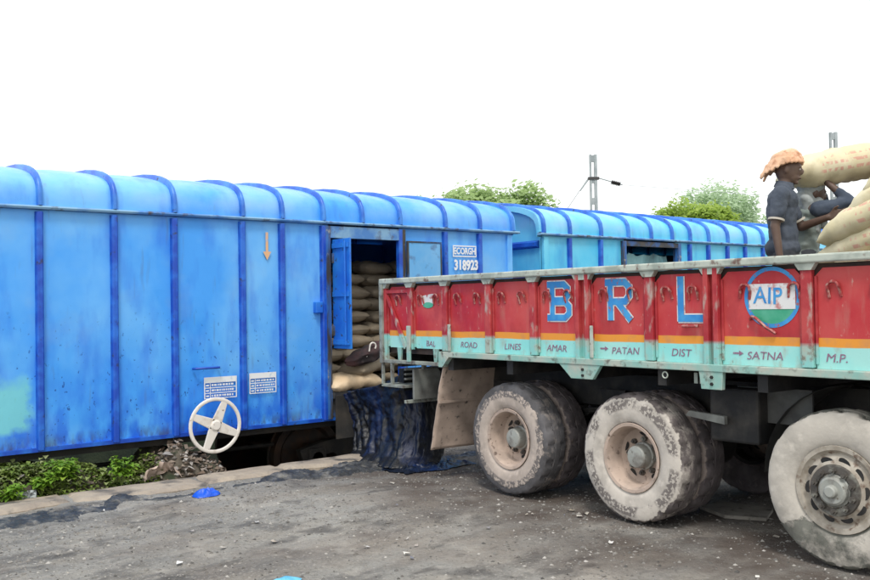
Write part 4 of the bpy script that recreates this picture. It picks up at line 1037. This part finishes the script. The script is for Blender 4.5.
# ------------------------------------------------------------------ earth heap with weeds and rubbish below the wagon
def hz(x, y):
    e = math.exp(-((x-1.9)/1.75)**4)*1.0 + math.exp(-((x-4.08)/.56)**4)*.88
    t = max(0, abs(y-9.75)-.35)/.45
    return -.82+e*math.exp(-t*t*.8)*(1+.12*nz(x*3, y*3))+.05*nz(x*6, y*6)
def heap(u, v):
    x = .2+4.9*u; y = 9.05+1.5*v; return (x, y, hz(x, y)+.02*nz(x*18, y*18))
tag(obj('earth_heap', MB().grid(heap, 110, 36), 'earth', smooth=70), 'dark heap of earth and rubbish filling the gap under the wagon', 'earth', None, 'stuff')
def leaf(mb, p, d, L, W, rn, droop=.35):
    d = Vector(d).normalized(); sdv = d.cross(Vector((0, 0, 1)))
    if sdv.length < .1: sdv = Vector((1, 0, 0))
    sdv.normalize(); up = sdv.cross(d); p = Vector(p)
    q = [p, p+d*L*.45+sdv*W+up*W*.3, p+d*L*.5-up*0, p+d*L*.45-sdv*W+up*W*.3, p+d*L-Vector((0, 0, L*droop))]
    mb.add(q, [(0, 1, 2), (0, 2, 3), (2, 1, 4), (3, 2, 4)])
rs = random.Random(5)
mb = MB()
for i in range(11000):
    x = rs.gauss(2.2, 1.0); y = rs.uniform(9.05, 9.80)
    if not .3 < x < 3.62: continue
    if nz(x*2.6, y*3, 7) < rs.uniform(-.45, .15): continue
    z = hz(x, y)+rs.uniform(0, .12)
    leaf(mb, (x, y, z), (rs.gauss(0, 1), rs.gauss(-.3, 1), rs.uniform(.1, 1)), rs.uniform(.04, .095), rs.uniform(.014, .032), rs)
tag(obj('ground_cover', mb, 'cover'), 'low tangled olive green weeds under the left of the blue wagon', 'weeds', None, 'stuff')
def weed(x, y, z, h, nl, spread, label, seed):
    rn = random.Random(seed)
    t = thing('weed_plant', (x, y, z), label, 'weed', 'bright weeds below the wagon')
    st = MB(); lv = MB()
    for k in range(9):
        a = rn.uniform(0, 6.28); sp = spread*rn.uniform(.3, 1)
        tip = (x+sp*math.cos(a), y+sp*.7*math.sin(a), z+h*rn.uniform(.6, 1))
        st.tube([(x, y, z-.05), ((x+tip[0])/2, (y+tip[1])/2, z+(tip[2]-z)*.6), tip], [.005, .004, .002], 5)
        for j in range(nl):
            f = rn.uniform(.25, 1)
            p = (x+(tip[0]-x)*f+rn.gauss(0, .02), y+(tip[1]-y)*f+rn.gauss(0, .02), z+(tip[2]-z)*f)
            leaf(lv, p, (rn.gauss(0, 1), rn.gauss(-.3, 1), rn.uniform(-.1, .9)), rn.uniform(.05, .09), rn.uniform(.018, .034), rn)
    obj('stem', st, 'cover', t); obj('foliage', lv, 'weed', t)
weed(2.66, 9.26, .08, .26, 24, .24, 'bright green leafy weed, largest clump under the blue wagon side', 1)
weed(3.22, 9.27, .04, .25, 18, .14, 'bright green weed standing alone right of the largest clump', 2)
weed(2.14, 9.10, .0, .17, 14, .13, 'small bright green weed at the left by the coping stones', 3)
weed(2.42, 9.18, .06, .18, 12, .14, 'light green weed just left of the largest clump', 4)
rs = random.Random(17); mb = MB()
for i in range(190):
    x = rs.gauss(4.1, .45) if rs.random() < .7 else rs.uniform(1.2, 3.6); y = rs.uniform(9.12, 9.55)
    scrap(mb, (x, y, hz(x, y)+rs.uniform(.01, .05)), rs.uniform(.012, .05), rs, .05)
tag(obj('rubbish', mb, 'rubbish'), 'pale scraps of rubbish strewn over the earth heap by the hand wheel', 'rubbish', None, 'stuff')
mb = MB()
for i in range(150):
    x = rs.gauss(4.1, .4); y = rs.uniform(9.12, 9.5); bit(mb, (x, y, hz(x, y)+.01), rs.uniform(.02, .05), rs, .7)
tag(obj('rubble', mb, 'rubbish'), 'broken stones in the earth heap below the hand wheel', 'rubble', None, 'stuff')
def rag(name, x, y, z, w_, h_, mat, label, seed):
    z = hz(x, y)+.03
    mb = MB()
    mb.grid(lambda u, v: (x+w_*(u-.5)+.04*nz(u*4+seed, v*4), y+.10*(v-.5)+.05*nz(u*5, v*5+seed), z+h_*math.sin(PI*u)**.7*(1-v)+.05*nz(u*6+seed, v*5, 2)), 26, 14)
    tag(obj(name, mb, mat, origin=(x, y, z), smooth=70), label, 'rag')
rag('rag', 3.62, 9.20, .05, .36, .16, 'mudplate', 'brown crumpled rag on the heap left of the hand wheel', 1)
rag('rag', 4.58, 9.22, .06, .26, .14, 'peach', 'orange brown rag on the heap just right of the hand wheel', 5)
rag('rag', 3.42, 9.14, .03, .16, .05, 'scarf', 'small grey blue rag beside the brown rag on the heap', 9)
crumple_y = 9.16
mb = MB().grid(lambda u, v: (2.17+.18*u, 9.08+.05*nz(u*6, v*5), .01+.09*v+.02*nz(u*9, v*9)), 14, 8)
tag(obj('plastic_wrapper', mb, 'scarf', origin=(2.25, 9.1, .02), smooth=60), 'small pale blue wrapper caught in the weeds at the left', 'wrapper')

# ------------------------------------------------------------------ people
def person_root(x, y, z, face, label):
    o = thing('person', (x, y, z), label, 'person'); o.rotation_euler = (0, 0, face); return o
def blob(name, mb, mat, parent, vox=.010, sm=2, disp=0.0):
    o = bpy.data.objects.new(name, mesh(name, mb, mat, 180)); COL.objects.link(o); o.parent = parent
    r = o.modifiers.new('fuse', 'REMESH'); r.mode = 'VOXEL'; r.voxel_size = vox; r.use_smooth_shade = True
    s_ = o.modifiers.new('soft', 'SMOOTH'); s_.iterations = sm; s_.factor = .5
    if disp:
        tx = bpy.data.textures.new('cloth_folds', 'CLOUDS'); tx.noise_scale = .07
        d = o.modifiers.new('folds', 'DISPLACE'); d.texture = tx; d.strength = disp; d.mid_level = .5
    return o
def chain(mb, pts, rs_):
    for i in range(len(pts)-1): mb.cap(pts[i], pts[i+1], rs_[i], rs_[i+1])
def hand(mb, wrist, d, nrm, curl, sidev):
    """d: along the hand, nrm: palm normal, sidev: towards the thumb"""
    wv, d, n, s_ = Vector(wrist), Vector(d).normalized(), Vector(nrm).normalized(), Vector(sidev).normalized()
    for q in (-.024, -.008, .008, .024): mb.cap(wv+s_*q*.7+d*.01, wv+s_*q*1.25+d*.085, .015, .014, 8)
    for q, L in ((.030, .070), (.010, .080), (-.010, .075), (-.028, .058)):
        p = wv+s_*q+d*.088; a = curl
        for k in range(3):
            e = p+(d*math.cos(a)+n*math.sin(a))*L*(.45, .32, .25)[k]
            mb.cap(p, e, .0092-.0008*k, .0086-.0008*k, 8); p = e; a += curl
    p = wv+s_*.026+d*.025
    e = p+(s_*.75+d*.6+n*.25).normalized()*.045; mb.cap(p, e, .012, .0105, 8); f = e+(s_*.25+d*.9+n*.35).normalized()*.035; mb.cap(e, f, .0105, .009, 8)
def head(mb, c, pitch):
    r = Matrix.Rotation(pitch, 3, 'Y'); c = Vector(c)
    P = lambda x, y, z: c+r @ Vector((x, y, z))
    mb.ell(c, (.098, .076, .118), 20, 14, r); mb.ell(P(.035, 0, -.055), (.060, .056, .062), 16, 10, r)
    mb.ell(P(.100, 0, -.012), (.020, .015, .026), 10, 8, r); mb.ell(P(.090, 0, -.062), (.016, .026, .012), 10, 6, r)
    mb.ell(P(.076, 0, -.098), (.022, .026, .018), 10, 6, r)
    for s_ in (-1, 1): mb.ell(P(-.005, s_*.078, -.012), (.018, .010, .032), 10, 8, r); mb.ell(P(.082, s_*.030, .022), (.016, .024, .010), 8, 6, r)
    return P
def face_parts(P, par, c):
    for s_ in (-1, 1):
        e = MB().ell(P(.088, s_*.031, .002), (.008, .013, .008), 10, 8); obj_local('eye', e, 'eye', par); e = MB().ell(P(.0945, s_*.031, .002), (.004, .006, .006), 8, 6); obj_local('pupil', e, 'chassis', par)
    obj_local('mouth', MB().ell(P(.103, 0, -.062), (.006, .022, .006), 10, 6), 'lip', par)
def obj_local(name, mb, mat, parent, smooth=60):
    o = bpy.data.objects.new(name, mesh(name, mb, mat, smooth)); COL.objects.link(o); o.parent = parent; return o

BED = 1.33
# man in the navy shirt, facing the picture's right, near arm hanging
fx = math.atan2(-.892, .445)
p1 = person_root(6.52, 3.80, BED, fx, 'man in navy short sleeved shirt and peach headcloth standing in the truck')
b = MB()
P = head(b, (.045, 0, 1.485), .22)
b.cap((0, 0, 1.30), (.03, 0, 1.42), .058, .052)
chain(b, [(0, 0, .90), (-.005, 0, 1.10), (.0, 0, 1.24)], [.085, .08, .08])
for s_ in (-1, 1):
    b.cap((.0, s_*.08, 1.27), (0, s_*.15, 1.27), .06, .05)
    chain(b, [(0, s_*.09, .86), (.02, s_*.10, .47), (-.01, s_*.11, .08)], [.058, .05, .04]); b.cap((-.03, s_*.11, .035), (.15, s_*.125, .025), .035, .026)
arm_r = [(-.005, -.185, 1.265), (-.045, -.225, 1.02), (-.015, -.235, .79)]
chain(b, arm_r, [.047, .037, .026]); hand(b, arm_r[-1], (.15, 0, -1), (.2, 1, 0), .22, (1, 0, .1))
arm_l = [(.0, .185, 1.265), (.12, .22, 1.04), (.32, .14, 1.10)]
chain(b, arm_l, [.047, .037, .026]); hand(b, arm_l[-1], (1, -.3, .2), (0, -1, 0), .3, (0, 0, 1))
body1 = blob('body', b, 'skin', p1, .008, 2)
face_parts(P, p1, None)
b = MB()
b.ell((-.01, 0, 1.13), (.116, .162, .20), 20, 14); b.ell((.0, 0, 1.235), (.116, .198, .112), 20, 12); b.ell((.0, 0, .96), (.112, .150, .15), 20, 12)
b.ell((-.01, 0, .86), (.135, .172, .10), 20, 10)
b.cap((0, -.05, 1.31), (0, .05, 1.31), .068, .068)
for arm in (arm_r, arm_l):
    a, e = Vector(arm[0]), Vector(arm[1]); b.cap(a, a+(e-a)*.62, .070, .058)
blob('shirt', b, 'navy', p1, .010, 4, .020)
for arm in (arm_r, arm_l):
    a, e = Vector(arm[0]), Vector(arm[1]); d = (e-a); q0 = a+d*.76; q1 = a+d*.82
    obj_local('cuff_trim', MB().tube([q0, q1], .061, 16), 'trim', p1)
obj_local('collar', MB().tube([(.01, 0, 1.335), (.02, 0, 1.38)], [.078, .066], 18, False), 'navy', p1)
b = MB(); b.ell((0, 0, .82), (.115, .150, .12), 20, 12)
for s_ in (-1, 1): chain(b, [(0, s_*.085, .80), (.02, s_*.10, .47), (-.01, s_*.11, .12)], [.092, .078, .065])
blob('trousers', b, 'trouser', p1, .012, 4, .015)
b = MB(); r_ = Matrix.Rotation(-.16, 3, 'Y')
b.ell((.03, 0, 1.560), (.118, .098, .078), 20, 12, r_); b.ell((.045, .005, 1.592), (.085, .078, .052), 16, 10, r_)
rn = random.Random(4)
for k in range(26):                                        # folded, drooping hem round the head, longest at the back
    a = 2*PI*k/26; back = max(0, -math.cos(a)); q = rn.uniform(.85, 1.15)
    p0 = Vector((.03+.105*math.cos(a), .092*math.sin(a), 1.548-.015*back)); p1_ = Vector((.03+(.128+.055*back)*math.cos(a)*q, (.112+.02*back)*math.sin(a)*q, 1.522-.085*back*q))
    b.cap(p0, p1_, .026, .013)
b.cap((-.10, -.05, 1.50), (-.150, -.065, 1.42), .026, .014); b.cap((-.10, .04, 1.50), (-.14, .05, 1.41), .022, .012)
blob('headcloth', b, 'peach', p1, .007, 2, .020)

# man bent under the sack, farther in, arm raised
p2 = person_root(6.93, 3.88, BED, math.atan2(-.62, .78), 'man in grey green shirt and scarf bent under a sack, one arm raised')
b = MB(); P = head(b, (.10, 0, 1.335), .25)
chain(b, [(0, 0, .90), (.01, 0, 1.06), (.05, 0, 1.17)], [.085, .08, .08]); b.cap((.05, 0, 1.17), (.085, 0, 1.28), .058, .052)
for s_ in (-1, 1):
    b.cap((.05, s_*.08, 1.18), (.05, s_*.15, 1.18), .06, .05)
    chain(b, [(0, s_*.09, .86), (.06, s_*.10, .47), (-.02, s_*.11, .08)], [.058, .05, .04]); b.cap((-.04, s_*.11, .035), (.14, s_*.125, .025), .035, .026)
ar = [(.06, -.18, 1.18), (.31, -.22, 1.225), (.16, -.135, 1.395)]
al = [(.06, .18, 1.18), (.30, .22, 1.22), (.22, .15, 1.41)]
for a_ in (ar, al):
    chain(b, a_, [.047, .037, .026]); hand(b, a_[2], (-.55, .1, .75), (.3, 0, .9), .25, (0, 1 if a_ is ar else -1, .2))
blob('body', b, 'skin', p2, .008, 2); face_parts(P, p2, None)
b = MB(); b.ell((.02, 0, 1.04), (.125, .17, .18), 20, 14); b.ell((.05, 0, 1.14), (.115, .19, .10), 20, 12); b.ell((.0, 0, .90), (.125, .165, .15), 20, 12); b.ell((0, 0, .80), (.14, .18, .11), 20, 10)
blob('shirt', b, 'greyshirt', p2, .011, 4, .03)
b = MB()
for a_ in (ar, al): b.cap(Vector(a_[0]), Vector(a_[0]).lerp(Vector(a_[1]), .97), .066, .050); b.cap(Vector(a_[1]), Vector(a_[1]).lerp(Vector(a_[2]), .55), .048, .038)
blob('sleeves', b, 'sleeve', p2, .010, 3, .02)
b = MB(); b.ell((.085, 0, 1.385), (.115, .098, .09), 18, 12); b.ell((.02, -.01, 1.25), (.08, .11, .10), 16, 10); b.cap((.0, -.09, 1.27), (.06, -.13, 1.02), .05, .035); b.cap((.12, -.06, 1.25), (.14, -.10, 1.05), .04, .03)
blob('scarf', b, 'scarf', p2, .010, 3, .035)
b = MB(); b.ell((0, 0, .80), (.12, .15, .12), 20, 12)
for s_ in (-1, 1): chain(b, [(0, s_*.085, .80), (.06, s_*.10, .47), (-.02, s_*.11, .12)], [.098, .078, .065])
blob('trousers', b, 'trouser', p2, .012, 4, .015)
# the sack he carries, along the picture's right
cs = Vector((6.93, 3.88, BED))
sdir = Vector((.78, -.62, 0))
sk = inst('sack', sack_mesh(.92, .46, .27, 33, 'sack', .02), cs+sdir*.33+Vector((0, 0, 1.555)), None, Euler((0, -.16, math.atan2(sdir.y, sdir.x))))
tag(sk, 'pale yellow sack carried on the bent man\'s head', 'sack')
kp = cs+sdir*.68+Vector((0, 0, 1.70))
mb = MB().grid(lambda u, v: (kp.x-.10+.22*u+.03*nz(u*5, v*5), kp.y+.16-.30*v, kp.z-.045-.55*(v-.5)**2+.03*nz(u*6, v*6, 3)), 16, 16)
o = obj('blue_cloth', mb, 'bag_blue', origin=kp, smooth=70); o.modifiers.new('thick', 'SOLIDIFY').thickness = .01
tag(o, 'blue cloth draped over the far end of the carried sack', 'cloth')

# ------------------------------------------------------------------ trees beyond the track
def tree(x, y, base, h, rx, rz, mat, n, label, seed, lsz=.22, open_=.15):
    rn = random.Random(seed); t = thing('tree', (x, y, base), label, 'tree', 'trees beyond the wagons')
    tr = MB(); top = base+h; cz = top-rz
    tr.tube([(x, y, base-.3), (x+.1, y, base+h*.3), (x-.05, y+.1, cz)], [.28, .22, .12], 10)
    cl = []
    for k in range(70):
        while True:
            d = Vector((rn.uniform(-1, 1), rn.uniform(-1, 1), rn.uniform(-.75, 1)))
            if .25 < d.length < 1: break
        d *= rn.uniform(.75, 1)
        c = Vector((x+d.x*rx, y+d.y*rx*.8, cz+d.z*rz)); cl.append((c, rn.uniform(.16, .30)*rx))
    for c, r in cl[:16]: tr.tube([(x, y, base+h*.3+rn.uniform(0, h*.2)), ((x+c.x)/2, (y+c.y)/2, (cz+c.z)/2-.2), c], [.09, .05, .015], 6)
    lv = MB()
    for i in range(n):
        c, r = cl[rn.randrange(len(cl))]
        d = Vector((rn.gauss(0, 1), rn.gauss(0, 1), rn.gauss(0, .8))).normalized()*r*rn.uniform(.1, 1)**.5
        p = c+d+Vector((rn.gauss(0, .07), rn.gauss(0, .07), rn.gauss(0, .07)))*rx*.5
        a = Vector((rn.gauss(0, 1), rn.gauss(0, 1), rn.gauss(0, .6))).normalized(); b_ = a.orthogonal().normalized(); s_ = lsz*rn.uniform(.6, 1.3)
        lv.add([p-a*s_*.5, p+b_*s_*.28+a*.05*s_, p+a*s_*.5, p-b_*s_*.28], [(0, 1, 2, 3)])
    obj('trunk', tr, 'bark', t, smooth=60); obj('crown', lv, mat, t)
K = 36/40
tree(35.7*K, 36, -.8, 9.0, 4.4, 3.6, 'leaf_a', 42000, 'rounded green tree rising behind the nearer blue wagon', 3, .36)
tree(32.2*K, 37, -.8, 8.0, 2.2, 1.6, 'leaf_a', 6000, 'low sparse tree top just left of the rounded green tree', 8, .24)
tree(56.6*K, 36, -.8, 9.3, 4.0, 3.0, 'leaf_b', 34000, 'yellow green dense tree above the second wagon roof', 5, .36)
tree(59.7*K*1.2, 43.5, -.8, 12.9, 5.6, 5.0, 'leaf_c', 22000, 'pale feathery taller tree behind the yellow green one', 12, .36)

# ------------------------------------------------------------------ overhead line masts
def mast(x, y, top, label, arm):
    t = thing('overhead_mast', (x, y, -.8), label, 'mast', 'overhead line masts')
    d = Vector((.62, .78, 0)); r = Vector((.78, -.62, 0))
    def bar(name, c, hw, hd, z0, z1, mat='mast'):
        mb = MB(); vs = []
        for z in (z0, z1):
            for a, b_ in ((-1, -1), (1, -1), (1, 1), (-1, 1)): p = Vector((x, y, 0))+r*(c+a*hw)+d*(b_*hd); vs.append((p.x, p.y, z))
        mb.add(vs, [(0, 1, 2, 3), (4, 5, 6, 7), (0, 1, 5, 4), (1, 2, 6, 5), (2, 3, 7, 6), (3, 0, 4, 7)]); return obj(name, mb, mat, t)
    bar('chord', -.11, .035, .07, -.8, top); bar('chord', .09, .055, .07, -.8, top)
    z = top-.16
    while z > 1: bar('batten', -.02, .075, .05, z-.13, z+.13); z -= .85
    if arm:
        P0 = Vector((x, y, top-.92)); 
        bar('clamp', 0, .22, .10, top-1.0, top-.90, 'insul')
        P1 = P0+r*1.15+Vector((0, 0, -.30))
        obj('bracket_arm', MB().tube([P0+r*.15, P1], .022, 6), 'mast', t)
        q = P0.lerp(P1, .62); e = P0.lerp(P1, .92); ax = (e-q)
        obj('insulator', MB().tube([q+ax*k/12 for k in range(13)], [.05 if k % 2 else .11 for k in range(13)], 10), 'insul', t, smooth=30)
        obj('guy_wire', MB().tube([P0-r*.2, P0-r*2.6+Vector((0, 0, -3.4))], .014, 5), 'wire', t)
        obj('stay_bar', MB().tube([P0-r*.15, P0-r*.55+Vector((0, 0, -.52))], .03, 5), 'mast', t)
    return P0 if arm else None
mast(27.25, 24, 7.72, 'pale lattice overhead line mast with insulator arm above the second wagon', True)
mast(34.7, 18, 8.45, 'pale overhead line mast rising behind the carried sack', False)
a = Vector((27.25, 24, 6.8))+Vector((.78, -.62, 0))*1.1+Vector((0, 0, -.3)); b_ = Vector((60, 6, 5.2))
tag(obj('contact_wire', MB().tube([a, a.lerp(b_, .5)+Vector((0, 0, -.5)), b_], .008, 5), 'wire'), 'thin overhead wire running right from the insulator arm', 'wire')

# ------------------------------------------------------------------ board under the truck
MAT['board'] = simple('dusty_board', (.30, .28, .25), .9, 0, (.20, .185, .165), 5, .42, .62, (.09, .08, .07), 12, .58, .7)
mb = MB().prism([(6.48, 4.36), (6.64, 4.08), (6.98, 4.22), (6.93, 4.72), (6.62, 4.70)], 2, -.005, .022)
tag(obj('board', mb, 'board', origin=(6.7, 4.4, 0)), 'pale flat dusty board on the ground between the truck wheels', 'board')
